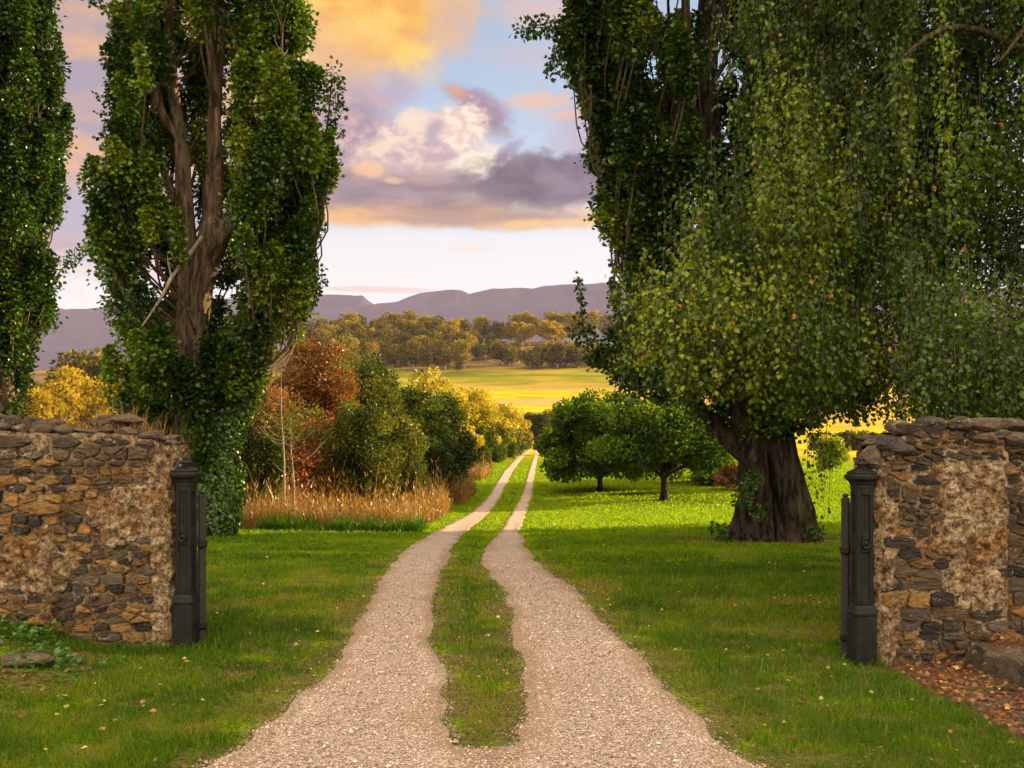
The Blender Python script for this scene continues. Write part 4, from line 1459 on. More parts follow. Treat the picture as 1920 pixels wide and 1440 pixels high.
leaves(mb, P, unit(O_ * .4 + np.array([0, 0, -.8]) + g_.normal(0, .35, (n, 3))), unit(O_ + np.array([0, 0, .35]) + g_.normal(0, .3, (n, 3))), g_.uniform(.06, .105, n), np.clip(g_.normal(.5, .25, n), 0, 1), width=1.0)
mb.build('ivy', MAT['ivy_leaf'], (bx, d, bz), tL)
mb = MB()
tube(mb, [P3(378, 445, d - .45, .045), P3(350, 485, d - 1.1, .045), P3(322, 520, d - 1.6, .04), P3(308, 548, d - 1.85, .034), P3(285, 585, d - 2.1, .028), P3(266, 612, d - 2.2, .014)], 8, .12, lump=.2)
tube(mb, [P3(322, 520, d - 1.6, .024), P3(316, 495, d - 1.65, .016), P3(314, 478, d - 1.65, .008)], 6, .1)
tag(mb.build('dead_branch', MAT['bark_pale'], (bx, d, bz), tL), 'bare pale broken branch hanging across the crown')

# --- poplar at the left edge
d2 = 26.0
b2x, b2z = px(20, d2), float(H(px(20, d2), d2))
rowsE = np.array([1.0, 1.0, 0.93]) * env([(900, -20, 50), (830, -60, 70), (780, -80, 40), (720, -90, 66), (650, -100, 80), (600, -105, 92), (540, -110, 118), (470, -110, 122), (400, -115, 112), (330, -115, 122), (250, -110, 128), (180, -110, 130), (130, -105, 112), (60, -100, 118), (0, -95, 118)], d2)
stE = [[(b2x, d2, b2z - .2, .34), P3(12, 800, d2, .28), P3(5, 640, d2, .26), P3(0, 400, d2, .2), P3(5, 100, d2, .14), P3(5, -250, d2, .03)],
       [P3(10, 700, d2, .16), P3(40, 560, d2, .10), P3(52, 400, d2, .07), P3(60, 200, d2, .05), P3(70, 20, d2, .03)],
       [P3(0, 650, d2, .14), P3(-40, 500, d2, .1), P3(-60, 250, d2, .07), P3(-60, 0, d2, .04)]]
poplar('poplar_tree', 'narrow dense poplar at the left edge behind the stone wall', 'old poplars along the drive', (b2x, d2, b2z), rowsE, 22.0, stE, 57, 400, 430, 60, 0.095, shades=(0.0, 0.55), skip=0.30,
       extra=[([(px(90, d2), d2, pz(540, d2)), (px(130, d2), d2, pz(490, d2)), (px(178, d2), d2, pz(462, d2))], 260, .24)])

# --- right poplar with the great forked trunk
d3 = 22.0
b3x, b3z = px(1445, d3), float(H(px(1445, d3), d3))
rowsR = env([(800, 1330, 1450), (770, 1260, 1520), (740, 1215, 1600), (700, 1150, 1640), (660, 1120, 1650), (600, 1128, 1650), (540, 1125, 1640), (480, 1136, 1640), (420, 1112, 1630), (350, 1112, 1620), (300, 1092, 1610), (200, 1068, 1600), (150, 1055, 1590), (70, 1030, 1580), (0, 1010, 1570)], d3)
stR = [[(px(1405, d3), d3 - .1, b3z - .25, .43), (px(1415, d3), d3 - .05, pz(940, d3), .38), P3(1412, 860, d3, .33), P3(1402, 780, d3, .36), P3(1388, 660, d3, .38), P3(1360, 480, d3, .34), P3(1336, 330, d3, .28), P3(1325, 180, d3, .25), P3(1328, 0, d3, .2), P3(1330, -280, d3, .04)],
       [(px(1488, d3), d3 - .15, b3z - .25, .43), (px(1483, d3), d3 - .1, pz(940, d3), .375), P3(1468, 860, d3 - .05, .325), P3(1456, 780, d3, .30), P3(1450, 640, d3, .30), P3(1440, 420, d3, .24), P3(1450, 180, d3, .16), P3(1450, -220, d3, .03)],
       [P3(1418, 860, d3 - .2, .30), P3(1370, 830, d3 - .2, .19), P3(1330, 785, d3 - .2, .16), P3(1296, 745, d3 - .2, .14), P3(1262, 660, d3 - .1, .11), P3(1240, 480, d3, .08), P3(1215, 250, d3, .05)],
       [P3(1404, 760, d3 - .15, .20), P3(1368, 700, d3 - .25, .15), P3(1330, 610, d3 - .2, .12), P3(1285, 430, d3, .09), P3(1262, 200, d3, .06), P3(1250, -60, d3, .02)],
       [P3(1340, 330, d3, .16), P3(1306, 240, d3 - .1, .12), P3(1290, 120, d3, .10), P3(1278, -120, d3, .03)],
       [P3(1200, 560, d3, .06), P3(1170, 360, d3, .05), P3(1130, 200, d3, .04), P3(1090, 80, d3, .02)]]
winR = lambda x, z, L: (px(1276, d3) < x < px(1376, d3)) and (z + L * .4 > pz(330, d3)) and (math.sin(x * 31.7 + z * 13.1) > -0.55)
tR = poplar('poplar_tree', 'massive old poplar with forked trunk and flaring roots, on the right lawn', 'old poplars along the drive', (b3x, d3, b3z), rowsR, 22.0, stR, 83, 460, 570, 90, 0.100, winR, barkmat='bark_dark', shades=(0.0, 0.9), zshoot=pz(720, d3), skip=0.31,
            extra=[([(px(1060, d3), d3 - .3, pz(60, d3)), (px(1010, d3), d3 - .4, pz(66, d3)), (px(974, d3), d3 - .5, pz(72, d3))], 300, .22), ([(px(1050, d3), d3 - .3, pz(80, d3)), (px(1040, d3), d3 - .4, pz(115, d3)), (px(1036, d3), d3 - .4, pz(150, d3))], 170, .16),
                   ([(px(1150, d3), d3 - .3, pz(690, d3)), (px(1105, d3), d3 - .5, pz(655, d3)), (px(1080, d3), d3 - .5, pz(615, d3))], 330, .26), ([(px(1090, d3), d3 - .5, pz(620, d3)), (px(1086, d3), d3 - .5, pz(575, d3)), (px(1083, d3), d3 - .5, pz(525, d3))], 90, .08),
                   ([(px(1130, d3), d3 - .4, pz(660, d3)), (px(1112, d3), d3 - .5, pz(690, d3))], 160, .18), ([(px(1300, d3), d3 - .5, pz(800, d3)), (px(1290, d3), d3 - .5, pz(750, d3)), (px(1250, d3), d3 - .5, pz(735, d3))], 160, .3)])
mb = MB()                                              # ivy and suckers on the trunk foot
g_ = np.random.default_rng(6)
for (X, Y, r_, n) in ((1392, 935, .22, 150), (1345, 995, .18, 90), (1352, 1008, .25, 90), (1530, 1000, .2, 80), (1420, 960, .16, 90), (1410, 900, .2, 120)):
    q = rand_unit(n, g_)
    c = np.array([px(X, d3 - .7), d3 - .7, pz(Y, d3 - .7)])
    leaves(mb, c + q * r_ * g_.random((n, 1)) ** .5, unit(q + [0, 0, -.3]), rand_unit(n, g_) + [0, -.5, .5], g_.uniform(.05, .09, n), np.clip(g_.normal(.45, .25, n), 0, 1), width=1.0)
mb.build('ivy', MAT['ivy_leaf'], (b3x, d3, b3z), tR)

# row of poplars added out of view on the right to shade the gateway
for k in range(9):
    y = 5.0 + 3.7 * k
    x = 27 + 1.2 * math.sin(k * 2.1)
    dup(tR if k % 2 else tL, (x, y, float(H(x, y))), 1.3 * k, 1.0 + 0.1 * math.sin(k), 'unseen poplar added beyond the right wall for its shade')

# --- weeping birch over the right wall
b4 = (px(2180, 13.0), 13.0, float(H(8.3, 13.0)))
tB = thing('weeping_birch', 'weeping birch whose long leafy strands hang over the right wall and the forked trunk', 'tree', b4)
g_ = np.random.default_rng(44)
tb, sb, lf = MB(), MB(), MB()
bx4 = b4[0]
tube(tb, [(bx4, 13, b4[2] - .2, .34), (bx4 - .05, 13, 1.5, .27), (bx4 - .25, 12.9, 4, .23), (bx4 - .2, 13.1, 7, .18), (bx4, 13, 10, .12), (bx4 + .1, 13, 14, .04)], 26, .2, lump=.15, flare=.5)


def birch_left(z):
    """how far left the foliage reaches at height z, in metres at depth 12"""
    Ys = np.array([0, 120, 200, 300, 400, 470, 560, 650, 740, 800])
    Xs = np.array([1395, 1425, 1430, 1405, 1345, 1270, 1215, 1205, 1270, 1420])
    return np.interp(-z, -pz(Ys, 12.0), px(Xs, 12.0))


def birch_low(x):
    """how low the strands hang"""
    Xs = np.array([1190, 1230, 1300, 1420, 1500, 1560, 1585, 1640, 1672, 1692, 1760, 1840, 1920, 2100, 2700])
    Ys = np.array([700, 735, 765, 775, 800, 770, 690, 660, 690, 790, 800, 800, 815, 840, 850])
    return np.interp(x, px(Xs, 12.0), pz(Ys, 12.0))


limbs = []
for k in range(26):                                   # arching limbs
    th = g_.uniform(0, 6.283) if k > 13 else g_.uniform(2.5, 4.4)
    L = g_.uniform(3.2, 6.2)
    z0 = g_.uniform(3.0, 9.0)
    e = np.array([bx4 + L * math.cos(th), 13 + L * 0.62 * math.sin(th)])
    zt_ = z0 + g_.uniform(1.4, 3.2)
    pts = [(bx4 - .1, 13, z0, .085), (bx4 + (e[0] - bx4) * .35, 13 + (e[1] - 13) * .35, z0 + (zt_ - z0) * .75, .06), (bx4 + (e[0] - bx4) * .75, 13 + (e[1] - 13) * .75, zt_, .035), (e[0], e[1], zt_ - .7, .010)]
    tube(sb, pts, 8, .3, lump=.1)
    limbs.append(spline(np.array(pts), .2))


def strand(x, y, z0, z1, dense=40, spread=0.085, tone=0.4, ls=0.05):
    L = z0 - z1
    if L < 0.15:
        return
    m = max(3, int(L / 0.35))
    s = np.linspace(0, 1, m)
    w = 0.10 * (fbm(s * L * 0.9 + x * 3, s * 0 + y * 3, oct=2) - .5) * 2
    w2 = 0.10 * (fbm(s * L * 0.9 + x * 3 + 40, s * 0 + y * 3, oct=2) - .5) * 2
    P = np.stack([x + w, y + w2, z0 - s * L], -1)
    tube(sb, np.c_[P, np.linspace(.004, .0015, m)], 4, cap=False)
    n = int(L * dense)
    t = g_.random(n)
    Q = np.stack([np.interp(t, s, P[:, 0]), np.interp(t, s, P[:, 1]), np.interp(t, s, P[:, 2])], -1)
    q = rand_unit(n, g_)
    q[:, 2] *= .5
    Q = Q + q * (spread * (1.1 - .6 * t) * g_.random(n) ** .4)[:, None]
    D = unit(q * .7 + np.array([0, 0, -.9]) + g_.normal(0, .35, (n, 3)))
    N = unit(q + np.array([0, -.15, .25]) + g_.normal(0, .55, (n, 3)))
    tint = np.clip(tone + g_.normal(0, .11, n), 0, .96)
    tint = np.where(g_.random(n) < .004, 1.0, tint)
    leaves(lf, Q, D, N, ls * g_.uniform(.7, 1.25, n), tint, width=.85)


def spray(x, y, z1, k, tone):
    """a bough end: a dozen strands that arch out and hang together"""
    for q in range(k):
        L = g_.uniform(.35, 1.15)
        strand(x + g_.normal(0, .20), y + g_.normal(0, .20), z1 + L + g_.uniform(-.1, .25), z1 + abs(g_.normal(0, .18)), 38, .13, tone + g_.normal(0, .05), .064)


cnt = 0
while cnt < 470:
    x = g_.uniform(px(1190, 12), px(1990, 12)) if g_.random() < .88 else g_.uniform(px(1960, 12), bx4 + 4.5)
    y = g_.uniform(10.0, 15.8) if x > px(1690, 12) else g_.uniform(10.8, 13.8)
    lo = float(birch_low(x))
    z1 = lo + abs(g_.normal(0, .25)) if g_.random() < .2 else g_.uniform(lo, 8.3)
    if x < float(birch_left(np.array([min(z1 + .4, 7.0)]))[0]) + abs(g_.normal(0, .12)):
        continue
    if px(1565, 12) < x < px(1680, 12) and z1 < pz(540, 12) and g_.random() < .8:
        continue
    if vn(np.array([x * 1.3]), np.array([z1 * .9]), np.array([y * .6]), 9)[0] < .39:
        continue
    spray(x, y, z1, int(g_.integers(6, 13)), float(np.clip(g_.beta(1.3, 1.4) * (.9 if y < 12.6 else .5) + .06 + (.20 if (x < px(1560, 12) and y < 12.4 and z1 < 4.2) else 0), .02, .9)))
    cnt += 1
for q_ in range(230):                                 # deep crown at the right, its shade put into dark leaf tones
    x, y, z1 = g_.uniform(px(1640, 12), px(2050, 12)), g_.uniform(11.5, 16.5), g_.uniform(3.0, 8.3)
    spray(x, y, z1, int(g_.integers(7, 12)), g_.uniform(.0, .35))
# long pale strands near the eye, and wisps hanging past the trunk
for X, Y0, Y1, dd, dn in ((1776, -30, 330, 9.6, 70), (1790, 60, 420, 9.7, 60), (1766, 0, 250, 9.7, 60), (1700, 180, 430, 10.0, 50), (1425, 120, 480, 10.6, 46), (1450, 0, 330, 10.6, 46), (1500, 60, 420, 10.6, 40)):
    strand(px(X, dd), dd, pz(Y0, dd), pz(Y1, dd), dn, .085, .72)
for X, Y0, Y1, dd, dn in ((1516, 740, 960, 12, 34), (1530, 760, 1000, 12, 24), (1540, 790, 930, 12, 30), (1505, 720, 900, 12, 44), (1548, 850, 985, 12, 14), (1612, 560, 745, 11.4, 40), (1625, 600, 770, 11.4, 44), (1600, 600, 760, 11.4, 30), (1585, 650, 735, 11.6, 30), (1640, 620, 760, 11.4, 40),
                          (1655, 640, 800, 11.4, 44), (1668, 620, 790, 11.4, 50), (1680, 600, 800, 11.4, 50)):
    strand(px(X, dd), dd, pz(Y0, dd), pz(Y1, dd), dn, .10, .34)
# foliage resting along the wall top
for k in range(170):
    X = g_.uniform(1690, 2050)
    dd = g_.uniform(8.6, 10.4)
    Yb = g_.uniform(755, 815) if X > 1780 else g_.uniform(740, 800)
    strand(px(X, dd), dd, pz(Yb - g_.uniform(120, 300), dd), max(pz(Yb, dd), 1.82), 50, .12, g_.uniform(.1, .5))
tb.build('trunk', MAT['bark_pale'], b4, tB)
sb.build('branches', MAT['twig'], b4, tB)
lf.build('crown', MAT['birch_leaf'], b4, tB)
# ------------------------------------------------------------------ shrubs, round trees, far trees
def crown_pts(g, c, rad, clumps, per, csize, base_z, lump=0.35, bottom=-0.75, seed=0, up=0.3):
    """leaf positions, directions, normals and clump index for a clumped crown"""
    c, rad = np.asarray(c, float), np.asarray(rad, float)
    Ps, Ds, Ns, K, cens = [], [], [], [], []
    k = 0
    tries = 0
    while k < clumps and tries < clumps * 20:
        tries += 1
        q = rand_unit(1, g)[0]
        if q[2] < bottom:
            continue
        f = (1 - lump * vn(np.array([q[0] * 1.9 + seed]), np.array([q[1] * 1.9]), np.array([q[2] * 1.9]), seed)[0]) * g.uniform(.62, 1.0)
        cc = c + q * rad * f
        r = csize * rad.mean() * g.uniform(.65, 1.35)
        cc[2] = max(cc[2], base_z + r * 0.35)
        n = int(per * (r / (csize * rad.mean())) ** 2)
        o = rand_unit(n, g)
        P = cc + o * (r * (0.35 + 0.65 * g.random((n, 1)) ** .5)) * np.array([1, 1, .8])
        P = P[(P[:, 2] > base_z)]
        o = unit(P - cc)
        n = len(P)
        Ps.append(P)
        Ds.append(unit(o + q * .4 + g.normal(0, .5, (n, 3)) + np.array([0, 0, -.1])))
        Ns.append(unit(o * 1.0 + np.array([0, 0, up]) + g.normal(0, .36, (n, 3))))
        K.append(np.full(n, k))
        cens.append(cc)
        k += 1
    return np.vstack(Ps), np.vstack(Ds), np.vstack(Ns), np.concatenate(K), np.array(cens)


def bush(name, label, cat, X, d, width, ytop, mats, seed, group=None, clumps=60, per=170, ls=0.10, csize=0.27, trunk=None, low=0.0, depth=1.0, bark='twig', tone=(0.15, 0.8), second=None, lump=0.35, ybot=None, leafw=.8):
    """clumped crown centred at photo column X and depth d: width in photo pixels, top at photo row ytop"""
    g = np.random.default_rng(seed)
    x = px(X, d)
    z0 = float(H(x, d))
    zt = pz(ytop, d)
    zt += (0.13 if d < 60 else 0.06) * (zt - z0)
    zb = z0 + low if ybot is None else pz(ybot, d)
    rx = width / F * d / 2 * 1.12
    rz = (zt - zb) / 2
    c = (x, d, (zt + zb) / 2 - (0.12 * rz if low <= 0 and ybot is None else 0))
    t = thing(name, label, cat, (x, d, z0), group)
    P, D, N, K, cens = crown_pts(g, c, (rx, rx * depth, rz * (1.08 if low <= 0 and ybot is None else 1)), clumps, per, csize, zb, lump, seed=seed % 50)
    tones = g.uniform(*tone, len(cens))
    tint = np.clip(tones[K] + g.normal(0, .15, len(P)), 0, 1)
    s = ls * g.uniform(.65, 1.3, len(P))
    lf = MB()
    if second:                                        # a second leaf colour over part of the crown
        sel = second(P, cens[K], g)
        leaves(lf, P[~sel], D[~sel], N[~sel], s[~sel], tint[~sel], 0, leafw)
        leaves(lf, P[sel], D[sel], N[sel], s[sel], tint[sel], 1, leafw)
    else:
        leaves(lf, P, D, N, s, tint, 0, leafw)
    tb = MB()
    r0 = trunk or max(.03, 0.03 * rx)
    if low > 0 or ybot is not None:
        zf = zb + 0.25 * rz
        tube(tb, [(x, d, z0 - .1, r0 * 1.25), (x + .03, d, z0 + (zf - z0) * .5, r0), (x, d, zf, r0 * .85), (x, d, c[2] + rz * .4, r0 * .3)], 14, .1, lump=.12, flare=.4)
        st = zf
    else:
        st = z0 + .1 * rz
        for q in range(4):
            a = g.uniform(0, 6.28)
            e = np.array([x + math.cos(a) * rx * .4, d + math.sin(a) * rx * .4, c[2] + rz * .3])
            tube(tb, [(x + .1 * math.cos(a), d + .1 * math.sin(a), z0 - .1, r0), (*(np.array([x, d, z0]) * .5 + e * .5), r0 * .7), (*e, r0 * .25)], 6, .3)
    for cc in cens[:: max(1, len(cens) // 26)]:
        p0 = np.array([x, d, st + (cc[2] - st) * .25 if cc[2] > st else st])
        tube(tb, [(*p0, r0 * .45), (*(p0 * .5 + cc * .5 + np.array([0, 0, .06 * rz])), r0 * .25), (*cc, r0 * .08)], 5)
    tb.build('trunk', MAT[bark], (x, d, z0), t)
    lf.build('crown', [MAT[q] for q in mats], (x, d, z0), t)
    return t


HG = 'shrubs and trees of the left hedgerow'
redtop = lambda P, C, g: (C[:, 2] > 1.6 + 0.8 * g.normal(size=len(P))) & (g.random(len(P)) < .68) & (fbm(C[:, 0] * .9, C[:, 2] * .9, C[:, 1], oct=2, seed=3) > .38)
redfew = lambda P, C, g: fbm(C[:, 0] * 1.1, C[:, 2] * 1.3, C[:, 1], oct=2, seed=8) > .55
lit_top = lambda P, C, g: (C[:, 2] - np.median(C[:, 2]) + .5 * g.normal(size=len(P))) > -.2  # yellow upper crown: golden sunlight put into the leaf colour
bush('olive_shrub', 'sparse olive shrub with thin pale stems, nearest the ivy-clad poplar', 'shrub', 505, 31, 165, 715, ['olive_leaf', 'red_leaf'], 101, HG, 80, 120, .085, .25, second=redfew)
bush('olive_shrub', 'dark olive shrub in the shade behind the ivy-clad poplar', 'shrub', 465, 33, 150, 735, ['olive_leaf', 'shrub_leaf'], 99, HG, 120, 120, .09, .2, second=lambda P, C, g: g.random(len(P)) < .5, tone=(0, .5), lump=.55)
bush('hawthorn_tree', 'smaller hawthorn with mixed red and olive leaves, left of the tallest red one', 'tree', 530, 38, 150, 672, ['olive_leaf', 'red_leaf'], 98, HG, 150, 120, .095, .17, second=lambda P, C, g: fbm(C[:, 0], C[:, 2], C[:, 1], oct=2, seed=5) > .5, lump=.6)
bush('hedge_tree', 'olive tree filling the hedgerow between the red hawthorn and the dark round-headed tree', 'tree', 718, 47, 130, 668, ['olive_leaf', 'shrub_leaf'], 97, HG, 170, 120, .11, .16, second=lambda P, C, g: g.random(len(P)) < .5, lump=.6)
bush('olive_shrub', 'olive shrub low in front of the mixed red hawthorn', 'shrub', 565, 33.5, 150, 760, ['olive_leaf', 'red_leaf'], 96, HG, 120, 110, .085, .18, second=redfew, lump=.55)
bush('hawthorn_tree', 'broad olive hawthorn with a few red boughs, behind the tallest red one', 'tree', 625, 43, 190, 645, ['olive_leaf', 'red_leaf'], 95, HG, 190, 110, .10, .15, second=redfew, lump=.6)
bush('olive_shrub', 'dark shrub tucked against the ivy-clad poplar behind the dry grass', 'shrub', 480, 29.5, 110, 790, ['shrub_leaf', 'olive_leaf'], 94, HG, 90, 110, .08, .2, second=lambda P, C, g: g.random(len(P)) < .4, tone=(0, .5), lump=.5)
bush('hawthorn_tree', 'tall hawthorn turned rust red at the top of the hedgerow', 'tree', 592, 37, 185, 598, ['olive_leaf', 'red_leaf'], 102, HG, 240, 120, .095, .14, trunk=.09, second=redtop, lump=.62)
bush('hawthorn_bush', 'low hawthorn with scarlet sprays between the green shrubs', 'shrub', 625, 32.5, 120, 790, ['olive_leaf', 'red_leaf'], 103, HG, 60, 130, .08, .28, second=redfew)
bush('willow_shrub', 'grey green bushy shrub below the red hawthorn', 'shrub', 675, 33, 165, 735, ['olive_leaf', 'shrub_leaf'], 104, HG, 190, 110, .085, .165, second=lambda P, C, g: fbm(C[:, 0], C[:, 2], C[:, 1], oct=2) > .5, lump=.6)
bush('willow_shrub', 'broad olive green shrub leaning over the dry grass', 'shrub', 735, 36, 150, 770, ['olive_leaf', 'shrub_leaf'], 105, HG, 180, 110, .09, .165, second=lambda P, C, g: fbm(C[:, 0], C[:, 2], C[:, 1], oct=2, seed=2) > .52, lump=.6)
bush('hedge_tree', 'rounded mid green tree just right of the red hawthorn', 'tree', 690, 42, 165, 662, ['shrub_leaf', 'olive_leaf'], 106, HG, 190, 120, .11, .16, second=lambda P, C, g: fbm(C[:, 0], C[:, 2], C[:, 1], oct=2, seed=4) > .5, lump=.6)
bush('hedge_tree', 'small brownish tree standing highest behind the green shrubs', 'tree', 655, 52, 120, 640, ['olive_leaf'], 107, HG, 80, 150, .14, .25)
bush('hedge_tree', 'dark green tree with a dense round head beside the drive', 'tree', 772, 44, 150, 735, ['shrub_leaf'], 108, HG, 200, 130, .11, .16, tone=(.0, .65), lump=.55)
bush('dark_shrub', 'darkest green shrub at the drive edge with a ragged foot', 'shrub', 840, 46, 95, 765, ['shrub_leaf'], 109, HG, 80, 170, .11, .26, tone=(.0, .45))
bush('dark_shrub', 'low dark shrub in front of the dense round-headed tree', 'shrub', 795, 42, 110, 815, ['shrub_leaf'], 110, HG, 70, 150, .10, .27, tone=(.0, .5))
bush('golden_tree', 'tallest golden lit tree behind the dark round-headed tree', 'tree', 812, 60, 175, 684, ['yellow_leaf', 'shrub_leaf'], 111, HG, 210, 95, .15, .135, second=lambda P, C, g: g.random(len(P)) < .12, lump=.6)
bush('golden_tree', 'golden lit tree second along the hedgerow with a green foot', 'tree', 866, 70, 145, 706, ['shrub_leaf', 'yellow_leaf'], 112, HG, 190, 95, .16, .14, second=lit_top, lump=.6)
bush('golden_tree', 'golden lit tree third along the hedgerow, rounded and even', 'tree', 905, 84, 115, 732, ['shrub_leaf', 'yellow_leaf'], 113, HG, 160, 95, .18, .16, second=lit_top, lump=.55)
bush('golden_tree', 'golden lit tree fourth along the hedgerow', 'tree', 936, 100, 92, 748, ['shrub_leaf', 'yellow_leaf'], 114, HG, 90, 130, .21, .23, second=lit_top)
bush('golden_tree', 'golden lit tree fifth along the hedgerow', 'tree', 956, 120, 70, 764, ['shrub_leaf', 'yellow_leaf'], 115, HG, 80, 120, .24, .24, second=lit_top)
bush('golden_tree', 'smallest golden lit tree, last before the drive passes through the hedge', 'tree', 972, 146, 46, 784, ['shrub_leaf', 'yellow_leaf'], 116, HG, 70, 110, .28, .25, second=lit_top)
bush('green_shrub', 'green shrub at the foot of the second golden tree', 'shrub', 873, 60, 80, 812, ['shrub_leaf', 'yellow_leaf'], 117, HG, 60, 130, .14, .28, second=lambda P, C, g: (C[:, 2] > 1.4))  # yellow tops here and on the next two: sunlight put into leaf colour
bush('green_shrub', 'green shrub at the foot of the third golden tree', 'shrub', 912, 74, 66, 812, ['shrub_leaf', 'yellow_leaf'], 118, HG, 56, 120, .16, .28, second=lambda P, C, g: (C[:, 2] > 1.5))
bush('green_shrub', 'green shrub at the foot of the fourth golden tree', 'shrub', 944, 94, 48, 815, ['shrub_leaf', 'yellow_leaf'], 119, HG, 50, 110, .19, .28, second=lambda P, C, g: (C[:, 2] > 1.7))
bush('hedge_tree', 'dark round tree at the far end of the drive', 'tree', 1003, 186, 58, 776, ['olive_leaf'], 120, None, 80, 120, .32, .24, trunk=.3, ybot=826, tone=(0, .5))
bush('golden_tree', 'loose yellow tree over the far field gate', 'tree', 1038, 205, 62, 762, ['yellow_leaf', 'olive_leaf'], 121, None, 60, 100, .36, .24, trunk=.25, ybot=815, second=lambda P, C, g: g.random(len(P)) < .4, lump=.6)
bush('golden_tree', 'yellow lit tree top showing above the oaks', 'tree', 1085, 120, 95, 738, ['yellow_leaf', 'shrub_leaf'], 122, None, 60, 100, .24, .22, second=lambda P, C, g: g.random(len(P)) < .4, lump=.6)
bush('golden_tree', 'yellow lit tree behind the oaks beside the great trunk', 'tree', 1180, 130, 90, 735, ['yellow_leaf', 'shrub_leaf'], 123, None, 50, 100, .26, .22, second=lambda P, C, g: g.random(len(P)) < .5, lump=.6)

OG = 'young oaks on the right lawn'
bush('oak_tree', 'round young oak nearest the great poplar, on a straight dark stem', 'tree', 1245, 46.3, 350, 738, ['oak_leaf'], 131, OG, 230, 170, .16, .155, trunk=.17, ybot=936, bark='bark_dark', tone=(.0, .85), lump=.62, depth=.9)
bush('oak_tree', 'broad young oak with a low hanging skirt beside the drive', 'tree', 1125, 50.5, 262, 746, ['oak_leaf'], 132, OG, 220, 170, .16, .16, trunk=.16, ybot=936, bark='bark_dark', tone=(.0, .75), lump=.62, depth=.9)
bush('oak_tree', 'bright green young oak half hidden behind the great forked trunk', 'tree', 1318, 56, 220, 770, ['oak_leaf'], 133, OG, 170, 160, .17, .16, trunk=.16, ybot=912, bark='bark_dark', tone=(.4, 1.0), lump=.6)
bush('orange_shrub', 'low orange brown shrub beside the great forked trunk', 'shrub', 1378, 52, 72, 866, ['straw', 'red_leaf'], 134, None, 50, 110, .11, .3, second=lambda P, C, g: g.random(len(P)) < .35)
bush('dark_shrub', 'dark low shrub under the bright green oak', 'shrub', 1338, 54, 66, 872, ['olive_leaf'], 135, None, 40, 110, .12, .3, tone=(0, .5))
bush('young_tree', 'small bright young tree alone on the lawn right of the great trunk', 'tree', 1560, 62, 54, 816, ['oak_leaf', 'yellow_leaf'], 136, None, 50, 120, .13, .26, second=lambda P, C, g: (C[:, 2] > 1.7) & (g.random(len(P)) < .6), tone=(.5, 1))  # yellow top: sunlight put into the leaf colour
for i, (X, w_) in enumerate(((1545, 50), (1590, 50), (1630, 46), (1668, 50), (1715, 54))):
    bush('clipped_hedge_bush', 'low dark clipped bush in the far row right of the great trunk', 'shrub', X, 170 + i, w_, 811, ['olive_leaf'], 140 + i, 'bushes of the far clipped row', 40, 90, .30, .3, tone=(0, .5), lump=.15)
bush('far_shrub', 'lone grey shrub standing in the far golden field', 'shrub', 1606, 265, 12, 787, ['olive_leaf'], 150, None, 20, 60, .4, .35)


# slim bare saplings in front of the hedge
def sapling(X0, Xt, d, ybase, ytop, label, seed):
    g = np.random.default_rng(seed)
    x = px(X0, d)
    z0 = float(H(x, d))
    t = thing('sapling', label, 'tree', (x, d, z0), 'bare saplings before the hedgerow')
    m = MB()
    zt = pz(ytop, d)
    xt = px(Xt, d)
    P = [(x, d, z0 - .1, .034), (x + (xt - x) * .4 + .03, d, z0 + (zt - z0) * .4, .028), (x + (xt - x) * .7 - .02, d, z0 + (zt - z0) * .7, .02), (xt, d, zt, .006)]
    tube(m, P, 8, .2)
    m.build('stem', MAT['bark_pale'], (x, d, z0), t)
    m = MB()
    Q = spline(np.array(P), .1)
    for k in range(9):
        a = Q[g.integers(len(Q) // 3, len(Q) - 3)]
        s = g.choice([-1, 1])
        l = g.uniform(.4, 1.0)
        tube(m, [(*a[:3], .012), (a[0] + s * l * .5, a[1] + g.uniform(-.2, .2), a[2] + l * .12, .009), (a[0] + s * l * .9, a[1] + g.uniform(-.3, .3), a[2] + l * .6, .003)], 5, .15)
    m.build('branches', MAT['bark_pale'], (x, d, z0), t)


sapling(551, 545, 27.5, 960, 780, 'bare pale sapling, right of the two slim ones before the hedgerow', 1)
sapling(533, 527, 28, 955, 690, 'bare pale sapling, left and taller of the two slim ones before the hedgerow', 2)


# gum trees: five kinds built once, then copied over the far hill
def gum(seed, h=15.0, w=7.0, mats=('gum_leaf', 'gum_sunlit'), share=.25, clumps=18, per=90, tall=.22):
    g = np.random.default_rng(seed)
    t = thing('gum_tree', '', 'tree', (0, 0, 0))
    c = (0, 0, h * (tall + (1 - tall) / 2))
    P, D, N, K, cens = crown_pts(g, c, (w / 2, w / 2, h * (1 - tall) / 2), clumps + 10, per + 20, .42, h * tall * .7, .4, -.9, seed)
    tint = np.clip(g.uniform(.1, .9, len(cens))[K] + g.normal(0, .15, len(P)), 0, 1)
    s = .62 * g.uniform(.6, 1.3, len(P))
    sel = g.random(len(P)) < share
    lf, tb = MB(), MB()
    leaves(lf, P[~sel], D[~sel], N[~sel], s[~sel], tint[~sel], 0, .8)
    leaves(lf, P[sel], D[sel], N[sel], s[sel], tint[sel], 1, .8)
    tube(tb, [(0, 0, -1.0, .34), (.2, 0, h * .3, .26), (0, .2, h * .6, .16), (0, 0, h * .85, .05)], 8, .8)
    for cc in cens[::2]:
        p0 = np.array([0, 0, h * .3 + (cc[2] - h * .3) * .3])
        tube(tb, [(*p0, .13), (*(p0 * .45 + cc * .55), .09), (*cc, .03)], 5)
    tb.build('trunk', MAT['bark_pale'], (0, 0, 0), t)
    lf.build('crown', [MAT[q] for q in mats], (0, 0, 0), t)
    return t


